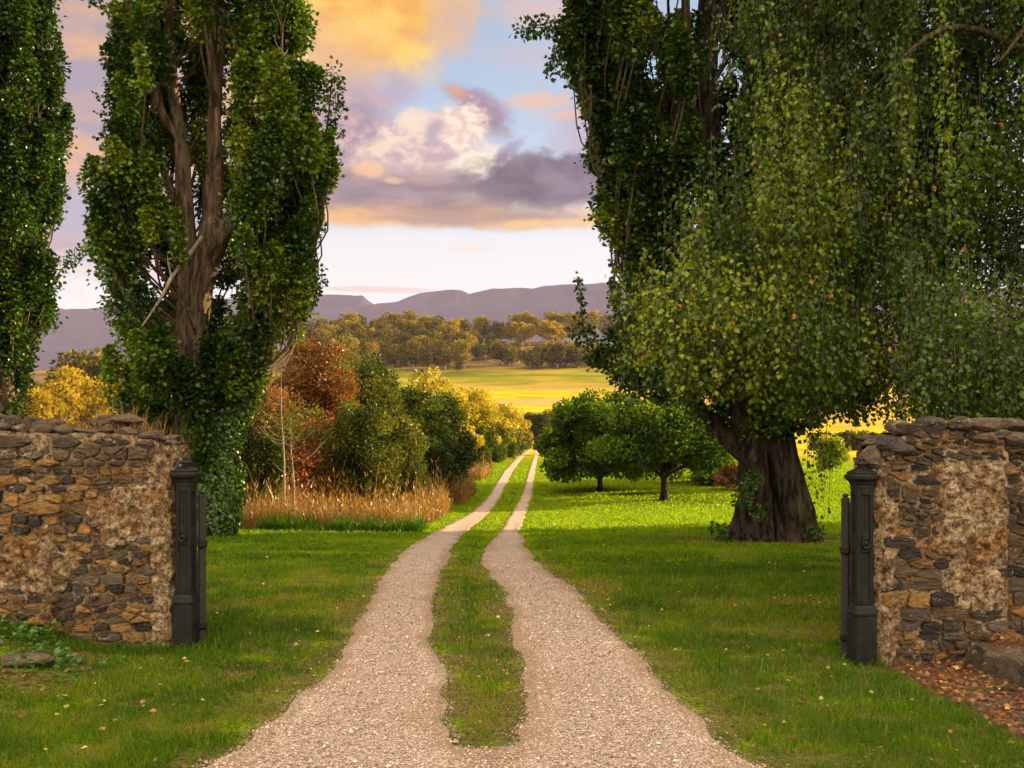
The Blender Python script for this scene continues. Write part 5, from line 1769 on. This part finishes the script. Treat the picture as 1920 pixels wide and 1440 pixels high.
kinds = [gum(201, tall=.1), gum(202, 16, 8.5, share=.5), gum(203, 13, 6.5, share=.7), gum(204, 15, 6, share=.2, tall=.1), gum(205, 9, 9, tall=.05, share=.1, clumps=18)]
gold = [gum(211, 13, 8, ('gum_sunlit', 'gum_leaf'), .15, 16, 90, .35), gum(212, 15, 8, ('gum_sunlit', 'gum_leaf'), .2, 18, 90, .4), gum(213, 9, 8, ('gum_sunlit', 'yellow_leaf'), .3, 14, 90, .12)]
used = set()


def plant(proto, X, Yb, hpx, label, group, rz, dist=None):
    if dist is None:
        p = ground_at(X, Yb)
    else:
        x = px(X, dist)
        p = np.array([x, dist, float(H(x, dist))])
    h0 = max(v[2] for v in proto.children[1].bound_box)
    sc = (hpx / F * p[1]) / h0
    if id(proto) not in used:
        used.add(id(proto))
        o = proto
        o.location = tuple(p)
        o.rotation_euler = (0, 0, rz)
        o.scale = (sc, sc, sc)
        o['label'] = label
    else:
        o = dup(proto, p, rz, sc, label)
    o['group'] = group


g_ = random.Random(77)
# ridge line trees: column, foot row, height in photo pixels, kind
for X, Y, h, k in ((640, 648, 46, 0), (655, 645, 52, 1), (675, 642, 48, 0), (700, 640, 40, 3), (712, 640, 44, 2), (735, 638, 52, 1), (748, 638, 48, 2), (770, 636, 54, 1), (790, 634, 44, 2), (805, 636, 46, 2), (822, 634, 46, 0), (842, 632, 26, 2), (858, 630, 24, 2), (873, 630, 22, 3),
                   (898, 636, 44, 1), (910, 638, 42, 0), (930, 634, 38, 3), (940, 634, 36, 3), (955, 636, 36, 3), (968, 640, 48, 1), (985, 640, 50, 1), (1000, 638, 44, 2), (1035, 638, 50, 1), (1048, 640, 44, 0), (1065, 640, 48, 1), (1082, 640, 46, 2), (1110, 640, 50, 1), (1140, 640, 46, 0), (600, 650, 48, 1), (575, 652, 46, 0)):
    plant(kinds[k], X, Y, h, 'bushy gum tree on the skyline of the far wooded hill', 'gum trees along the hill crest', g_.uniform(0, 6.28))
# the wood on its flank
for i in range(36):
    X = 620 + 480 * g_.random()
    plant(kinds[2] if i % 3 else gold[1], X, 642 + g_.uniform(-2, 10), g_.uniform(26, 46), 'golden lit gum tree among the darker ones along the far hill crest', 'golden gums of the hill crest', g_.uniform(0, 6.28))
for i in range(110):
    X = 600 + 285 * g_.random()
    Y = 652 + 45 * (i % 22) / 21 + g_.uniform(-3, 3)
    plant(kinds[(0, 3, 1, 3, 0)[i % 5]], X, Y, g_.uniform(34, 52), 'slim dark gum tree in the wood on the far hillside', 'gum trees of the hillside wood', g_.uniform(0, 6.28))
for X, Y, h in ((900, 676, 26), (925, 672, 30), (942, 684, 36), (955, 686, 30), (990, 690, 30), (1002, 692, 26), (1030, 688, 38), (1046, 690, 40), (1062, 686, 34), (895, 652, 20), (920, 650, 20), (1085, 690, 34), (1110, 688, 30), (965, 668, 22), (1012, 672, 20)):
    plant(kinds[4], X, Y, h, 'rounded dark bush on the open slope under the far hill crest', 'bushes on the far slope', g_.uniform(0, 6.28))
# left: gums above the wall, the sun on them put into golden leaves
for X, dd, h, k, lab in ((66, 150, 110, 0, 'golden gum tree over the left wall, lowest and leftmost of the sunlit ones'), (118, 160, 120, 1, 'golden gum tree over the left wall, with a forked pale stem in the middle'), (118, 205, 138, 1, 'taller golden gum tree behind the forked one over the left wall'),
                         (182, 190, 120, 0, 'golden gum tree half behind the ivy-clad poplar'), (158, 165, 44, 2, 'low golden bush over the left wall beside the poplar'), (100, 120, 30, 2, 'broad low golden bush just over the left wall top'), (40, 125, 34, 2, 'low golden bush over the left end of the wall'), (268, 120, 52, 2, 'small golden bush between the ivy-clad poplar and the gate post wall'), (220, 118, 26, 2, 'low golden bush under the ivy-clad poplar crown')):
    plant(gold[k], X, None, h, lab, None, g_.uniform(0, 6.28), dd)
for X, dd, h in ((120, 330, 90), (152, 320, 108), (95, 300, 62), (175, 340, 84), (60, 310, 70), (30, 330, 80), (200, 330, 90), (230, 320, 90), (140, 260, 66), (75, 250, 54), (170, 250, 70)):
    plant(kinds[(0, 1, 4)[int(X) % 3]], X, None, h, 'dark gum tree on the rise behind the golden gums at left', 'dark gums behind the left wall', g_.uniform(0, 6.28), dd)
for X, dd, h in ((1585, 300, 90), (1600, 330, 92), (1640, 330, 84), (1690, 320, 90), (1560, 320, 88)):
    plant(gold[1], X, None, h, 'golden gum tree beyond the fields seen through the birch strands', 'golden gums behind the birch', g_.uniform(0, 6.28), dd)


# little gate where the drive leaves the field
dg = 181.0
xg = px(1012, dg)
t = thing('field_gate', 'small brown field gate at the far end of the drive', 'gate', (xg, dg, float(H(xg, dg))))
for dx in (-1.9, 1.5):
    m = MB()
    box(m, (dx, 0, .55), (.22, .22, 1.3), bev=.03)
    m.build('post', MAT['twig'], parent=t)
for z in (.3, .6, .9):
    m = MB()
    box(m, (-.2, 0, z), (3.2, .06, .12), bev=.01)
    m.build('rail', MAT['twig'], parent=t)


# ------------------------------------------------------------------ grass and ground cover
def blades(mb, x, y, h, w, lean, g, tint, mat=0, z=None):
    n = len(x)
    th = g.uniform(0, 6.283, n)
    az = g.uniform(0, 6.283, n)
    dx, dy = np.cos(th) * w / 2, np.sin(th) * w / 2
    lx, ly = np.cos(az) * lean * h, np.sin(az) * lean * h
    z = H(x, y) if z is None else z
    B = np.stack([x, y, z - 0.004], -1)
    o = lambda a, b, c: np.stack([a, b, c], -1)
    V = np.stack([B - o(dx, dy, 0 * x), B + o(dx, dy, 0 * x), B + o(lx * .35 + dx * .8, ly * .35 + dy * .8, h * .55), B + o(lx * .35 - dx * .8, ly * .35 - dy * .8, h * .55), B + o(lx, ly, h * (1 - .3 * lean))], 1).reshape(-1, 3)
    k = np.arange(n)[:, None] * 5
    mb.add(V, [k + np.array([0, 1, 2, 3]), k + np.array([3, 2, 4])], mat, np.concatenate([tint]) if False else tint)


class BladeMB(MB):
    pass


def lawn():
    g = np.random.default_rng(17)
    mb = MB()
    bands = [(3.6, 6.5, 5200, .0038, .050), (6.5, 10, 2600, .0060, .052), (10, 15, 1300, .0095, .052), (15, 24, 560, .016, .052), (24, 40, 170, .032, .056), (40, 75, 46, .065, .065)]
    for y0, y1, den, w, h in bands:
        xm = 0.56 * y1 + 1.2
        n = int(den * (y1 - y0) * 2 * xm)
        y = g.uniform(y0, y1, n)
        x = g.uniform(-xm, xm, n)
        k = np.abs(x) < 0.56 * y + 1.0
        x, y = x[k], y[k]
        on = on_track(x, y)
        bed = in_bed(x, y)
        clump = fbm(x * 5, y * 5, oct=3)
        bare = fbm(x * 1.1 + 30, y * 1.1, oct=3, seed=4)
        pr = np.ones(len(x))
        pr = np.where(on > 0, np.where(on < .22, .22 * sst(clump, .52, .66) * (1 - on / .22), 0.004 * sst(clump, .55, .7)), pr)
        pr = np.where((on <= .02) & (on > -.10), 0.32 * sst(clump, .32, .55), pr)
        pr = np.where((on <= 0) & (gap_f(x, y) > -.1) & (np.abs(x - np.interp(y, TRK[:, 0], (TRK[:, 2] + TRK[:, 3]) / 2)) < .7), .10 * sst(clump, .4, .6), pr)
        pr = np.where((y < 6.6) & (np.abs(x + .17) < .5), pr * sst(y, 5.5, 6.7), pr)
        pr = np.where((on <= -.10) & (on > -.28), .65, pr)
        pr = np.where(bed > 0, np.where(bed < .05, .3, 0.004), pr)
        worn = sst(bare, .58, .68) * (y > 8.5) * .65
        pr = pr * (1 - worn)
        # thin turf on the weedy bank and bare rings round the old trunks
        bank = sst(-x, 2.95, 3.4) * sst(y, 6.2, 7.0) * (y < 8.4)
        pr = pr * (1 - bank * sst(fbm(x * 2.2, y * 2.2, oct=3, seed=9), .38, .48) * .94)
        ring = np.minimum(np.hypot((x - b3x) / 1.45, y - d3 + .2), np.hypot(x - bx - .3, y - 23) * 1.5)
        pr = pr * (.12 + .88 * sst(ring, .95, 1.35))
        pr = np.where((y > LW_Y - .06) & (y < LW_Y + LW_T) & ((x < LW_X1) | (x > RW_X0)), 0, pr)
        keep = g.random(len(x)) < pr * (.35 + .9 * sst(clump, .25, .5))
        x, y, clump, on, bare = x[keep], y[keep], clump[keep], on[keep], bare[keep]
        n = len(x)
        median = (np.abs(x - np.interp(y, TRK[:, 0], (TRK[:, 2] + TRK[:, 3]) / 2)) < .6) & (y < 20)
        hh = h * g.lognormal(0, .34, n) * (.55 + .9 * clump) * np.where(on > -.18, .75, 1.0)
        patch = fbm(x * .55 + 8, y * .55, oct=3, seed=2)
        fine = fbm(x * 2.5, y * 2.5, oct=2, seed=6)
        tint = .16 + .55 * (patch - .2) + .35 * (fine - .3) + g.normal(0, .11, n) + .30 * sst(bare, .52, .66)
        tint = tint + np.where((on > -.30) & (y < 16), .42 * g.random(n) * sst(fine, .3, .6), 0)
        tint = tint + .16 * sst(y, 18, 30) - .15 * median * (y < 14) + np.where(g.random(n) < (.03 + .10 * median), .5, 0) + .12 * sst(y, 14, 24)  # far blades turn yellower: sunlight on the lawn put into their tint
        blades(mb, x, y, hh, w * g.uniform(.7, 1.3, n), g.uniform(.1, .9, n), g, np.clip(tint, 0, np.where(y > 17, .74, 1)))
    # longer rough tufts: at the posts, along the wall foot, at the corner by the drive
    for X0, X1, Y0, Y1, n, hh in ((-2.95, -2.35, 8.05, 8.7, 1500, .12), (2.35, 2.9, 7.5, 8.1, 1300, .13), (-4.6, -2.9, 7.95, 8.28, 1800, .10), (-2.2, -1.55, 4.8, 5.9, 2600, .085), (1.75, 2.8, 4.4, 6.4, 1500, .08), (-3.3, -2.3, 5.4, 7.4, 1500, .08)):
        x, y = g.uniform(X0, X1, n), g.uniform(Y0, Y1, n)
        k = (fbm(x * 4, y * 4, oct=2, seed=12) > .47) & (on_track(x, y) < -.03) & (in_bed(x, y) < .05)
        x, y = x[k], y[k]
        n = len(x)
        blades(mb, x, y, hh * g.uniform(.4, 1.3, n), .0045 * g.uniform(.8, 1.4, n), g.uniform(.2, 1.1, n), g, np.clip(g.normal(.38, .16, n), 0, 1))
    o = mb.build('lawn_grass', MAT['blade'])
    tag(o, 'short green lawn grass with worn straw patches', 'grass', kind='stuff')


_add = MB.add


def _add_blades(self, V, faces, mat=0, tint=None, smooth=False):
    _add(self, V, faces, mat, tint, smooth)


lawn()


def dry_grass():
    g = np.random.default_rng(23)
    mb = MB()
    # main stand before the hedge: polygon in plan, then smaller stands further along
    n = 17000
    y = g.uniform(25.2, 33.5, n)
    xl = np.interp(y, [25, 33], [-6.9, -9.2])
    xr = np.interp(y, [25.2, 26.5, 29, 33.5], [-3.2, -2.6, -2.35, -2.4]) + .5 * (fbm(y * 2, y * 0, oct=2) - .5)
    x = xl + (xr - xl) * g.random(n)
    k = (fbm(x * 1.2, y * 1.2, oct=3, seed=3) > .36) & (y > 25.0 + 2.6 * np.maximum(fbm(x * .9 + 3, x * 0, oct=3, seed=19) - .3, 0) * (.6 + .8 * g.random(n)))
    x, y = x[k], y[k]
    for yy0, yy1, xo, m in ((33, 39, -2.35, 3000), (44, 50, -2.2, 2500), (56, 64, -1.9, 1800)):
        yb = g.uniform(yy0, yy1, m)
        xb = np.interp(yb, TRK[:, 0], TRK[:, 1]) - .75 - 1.1 * g.random(m) ** 1.4
        x, y = np.r_[x, xb], np.r_[y, yb]
    n = len(x)
    tall = fbm(x * .8, y * .8, oct=3, seed=31)
    h = (.05 + .85 * tall) * g.lognormal(0, .45, n) * np.where(y > 40, .9, 1.0)
    blades(mb, x, y, h, .013 * g.uniform(.6, 1.4, n) * np.where(y > 40, 1.8, 1), g.uniform(.05, .65, n) ** 1.3, g, np.clip(.15 + .7 * tall + g.normal(0, .2, n), 0, 1))
    # seed heads
    k = g.random(n) < .25
    xs, ys, hs = x[k], y[k], h[k] * 1.12
    m = len(xs)
    P = np.stack([xs + g.normal(0, .08, m), ys, H(xs, ys) + hs * .82], -1)
    leaves(mb, P, unit(np.stack([g.normal(0, .4, m), g.normal(0, .3, m), np.ones(m)], -1)), rand_unit(m, g), g.uniform(.10, .22, m), np.clip(g.normal(.6, .2, m), 0, 1), width=.22)
    o = mb.build('dry_grass', MAT['straw'])
    tag(o, 'tall straw coloured dry grass standing before the hedgerow', 'grass', kind='stuff')
    # green rough at its foot
    mb = MB()
    n = 5200
    x = g.uniform(-6.3, -2.2, n)
    y = 24.6 + g.random(n) * 1.5 + .7 * fbm(x * 1.5, x * 0, oct=2)
    k = fbm(x * 1.6, y * 1.6, oct=3, seed=8) > .42
    x, y = x[k], y[k]
    n = len(x)
    blades(mb, x, y, .30 * g.lognormal(0, .4, n) * (.3 + 1.2 * fbm(x * 1.3, y * 0, oct=2)), .018 * g.uniform(.7, 1.3, n), g.uniform(.1, .9, n), g, np.clip(g.normal(.12, .13, n), 0, .8))
    o = mb.build('rough_grass', MAT['blade'])
    tag(o, 'dark green unmown grass at the foot of the dry stand', 'grass', kind='stuff')


dry_grass()


def wall_top_grass():
    g = np.random.default_rng(29)
    mb = MB()
    n = 1300
    x = np.concatenate([g.normal(-3.35, .22, n // 2), g.uniform(-4.5, -2.95, n // 2)])
    y = LW_Y + g.uniform(.05, .5, n)
    z = _lt(x) + .03
    h = g.lognormal(math.log(.085), .6, n)
    blades(mb, x, y, h, .004 * g.uniform(.7, 1.4, n), g.uniform(.1, 1.0, n), g, np.clip(g.normal(.45, .25, n), 0, 1), z=z)
    o = mb.build('wall_top_grass', MAT['straw'])
    tag(o, 'wispy dry grass growing on top of the left wall', 'grass', kind='stuff')


wall_top_grass()


def weeds():
    g = np.random.default_rng(37)
    mb = MB()
    n = 5200
    x = g.uniform(-5.2, -2.95, n)
    y = g.uniform(6.5, 8.27, n)
    pr = sst(fbm(x * 2.0 + 2, y * 2.0, oct=3, seed=14), .42, .56) * sst(y + .5 * (-x - 3) * .4, 7.0, 7.8)
    k = g.random(n) < pr
    x, y = x[k], y[k]
    n = len(x)
    P = np.stack([x, y, H(x, y) + .02 + .10 * g.random(n) ** 1.5 * (.4 + 1.2 * fbm(x * 3, y * 3, oct=2))], -1)
    a = g.uniform(0, 6.283, n)
    D = np.stack([np.cos(a), np.sin(a), g.uniform(-.2, .5, n)], -1)
    leaves(mb, P, D, unit(np.array([0, -.2, 1.0]) + g.normal(0, .35, (n, 3))), g.uniform(.02, .05, n), np.clip(g.normal(.5, .22, n), 0, 1), width=1.15)
    o = mb.build('weeds', MAT['weed_leaf'])
    tag(o, 'low leafy weeds spreading along the foot of the left wall', 'weeds', kind='stuff')


weeds()


def litter():
    g = np.random.default_rng(41)
    mb = MB()
    parts = []
    n = 5200                                            # thick on the bed
    y = g.uniform(3.8, 7.7, n)
    x = 2.84 + 2.6 * g.random(n) ** 1.1
    kx = 3.52 + 0.10 * (7.4 - y)
    k = (in_bed(x, y) > .02) & (np.abs(x - kx) > .11)
    x, y = x[k], y[k]
    kx = kx[k]
    parts.append(np.stack([x, y, H(x, y) + .026 + .025 * g.random(len(x)) + .20 * sst(x - kx, 0, .14)], -1))
    n = 900                                             # thin on the lawn
    y = 4.5 + 21 * g.random(n) ** 1.3
    x = g.uniform(-.5, .52, n) * y
    k = (on_track(x, y) < .1) & (in_bed(x, y) < 0)
    x, y = x[k], y[k]
    parts.append(np.stack([x, y, H(x, y) + .035], -1))
    n = 1500                                            # round the old poplar
    a, r = g.uniform(0, 6.283, n), g.uniform(.7, 2.0, n)
    x, y = b3x + 1.45 * r * np.cos(a), d3 + r * np.sin(a)
    parts.append(np.stack([x, y, H(x, y) + .03], -1))
    n = 260                                             # on the weedy bank
    x, y = g.uniform(-5, -3.1, n), g.uniform(6.6, 8.0, n)
    parts.append(np.stack([x, y, H(x, y) + .02], -1))
    P = np.vstack(parts)
    n = len(P)
    a = g.uniform(0, 6.283, n)
    D = np.stack([np.cos(a), np.sin(a), g.uniform(-.2, .3, n)], -1)
    tint = np.clip(g.normal(.45, .25, n), 0, 1)
    m = len(parts[0])
    tint[m:m + len(parts[1])] = np.clip(g.normal(.9, .12, len(parts[1])), 0, 1)
    leaves(mb, P, D, unit(np.array([0, -.2, 1.0]) + g.normal(0, .4, (n, 3))), g.uniform(.022, .05, n), tint, width=.8)
    o = mb.build('fallen_leaves', MAT['litter'])
    tag(o, 'fallen yellow and russet leaves on lawn and bare earth', 'leaves', kind='stuff')


litter()

# flat stones lying on the bank and the bare earth
for i, (x, y, sx, sy, sz, t, lab) in enumerate([(-4.25, 7.55, .42, .26, .10, .28, 'grey flat stone at the far left of the weedy bank'), (-3.62, 7.48, .52, .34, .10, .40, 'broad brown slab bedded in the weedy bank'), (-4.05, 6.95, .30, .2, .08, .3, 'small grey stone low on the weedy bank'),
                                               (-3.72, 6.78, .32, .16, .06, .45, 'thin brown stone at the lower edge of the weedy bank'), (-2.36, 7.62, .20, .12, .04, .5, 'small flat stone in the grass before the left gate post'),
                                               (3.06, 6.55, .36, .26, .06, .34, 'flat stone bedded at the grass edge of the bare earth'), (3.22, 6.1, .42, .3, .07, .3, 'long flat stone in the middle of the bare earth'), (3.12, 5.7, .34, .26, .06, .4, 'flat stone nearest the eye on the bare earth'), (3.38, 6.85, .26, .2, .06, .2, 'dark flat stone against the kerb')]):
    m = MB()
    rock(m, (0, 0, 0), (sx, sy, sz), 7000 + i, 0, t, planes=10, rz=.4 * i)
    o = m.build('flat_stone', MAT['stone'])
    o.location = (x, y, float(H(x, y)) + sz * .2)
    tag(o, lab, 'stone', 'flat stones in the ground')

# ------------------------------------------------------------------ haze
m, T = mat_new('haze_air')
pv = T.n('ShaderNodeVolumePrincipled')
pv.inputs['Color'].default_value = (0.68, 0.60, 0.95, 1)
pv.inputs['Density'].default_value = 0.00005
pv.inputs['Anisotropy'].default_value = 0.0
T.t.links.new(pv.outputs[0], T.n('ShaderNodeOutputMaterial').inputs['Volume'])
mb = MB()
box(mb, (0, 4700, 338), (11000, 9700, 684))
o = mb.build('haze', m)
tag(o, 'thin evening haze over the valley', 'haze', kind='stuff')
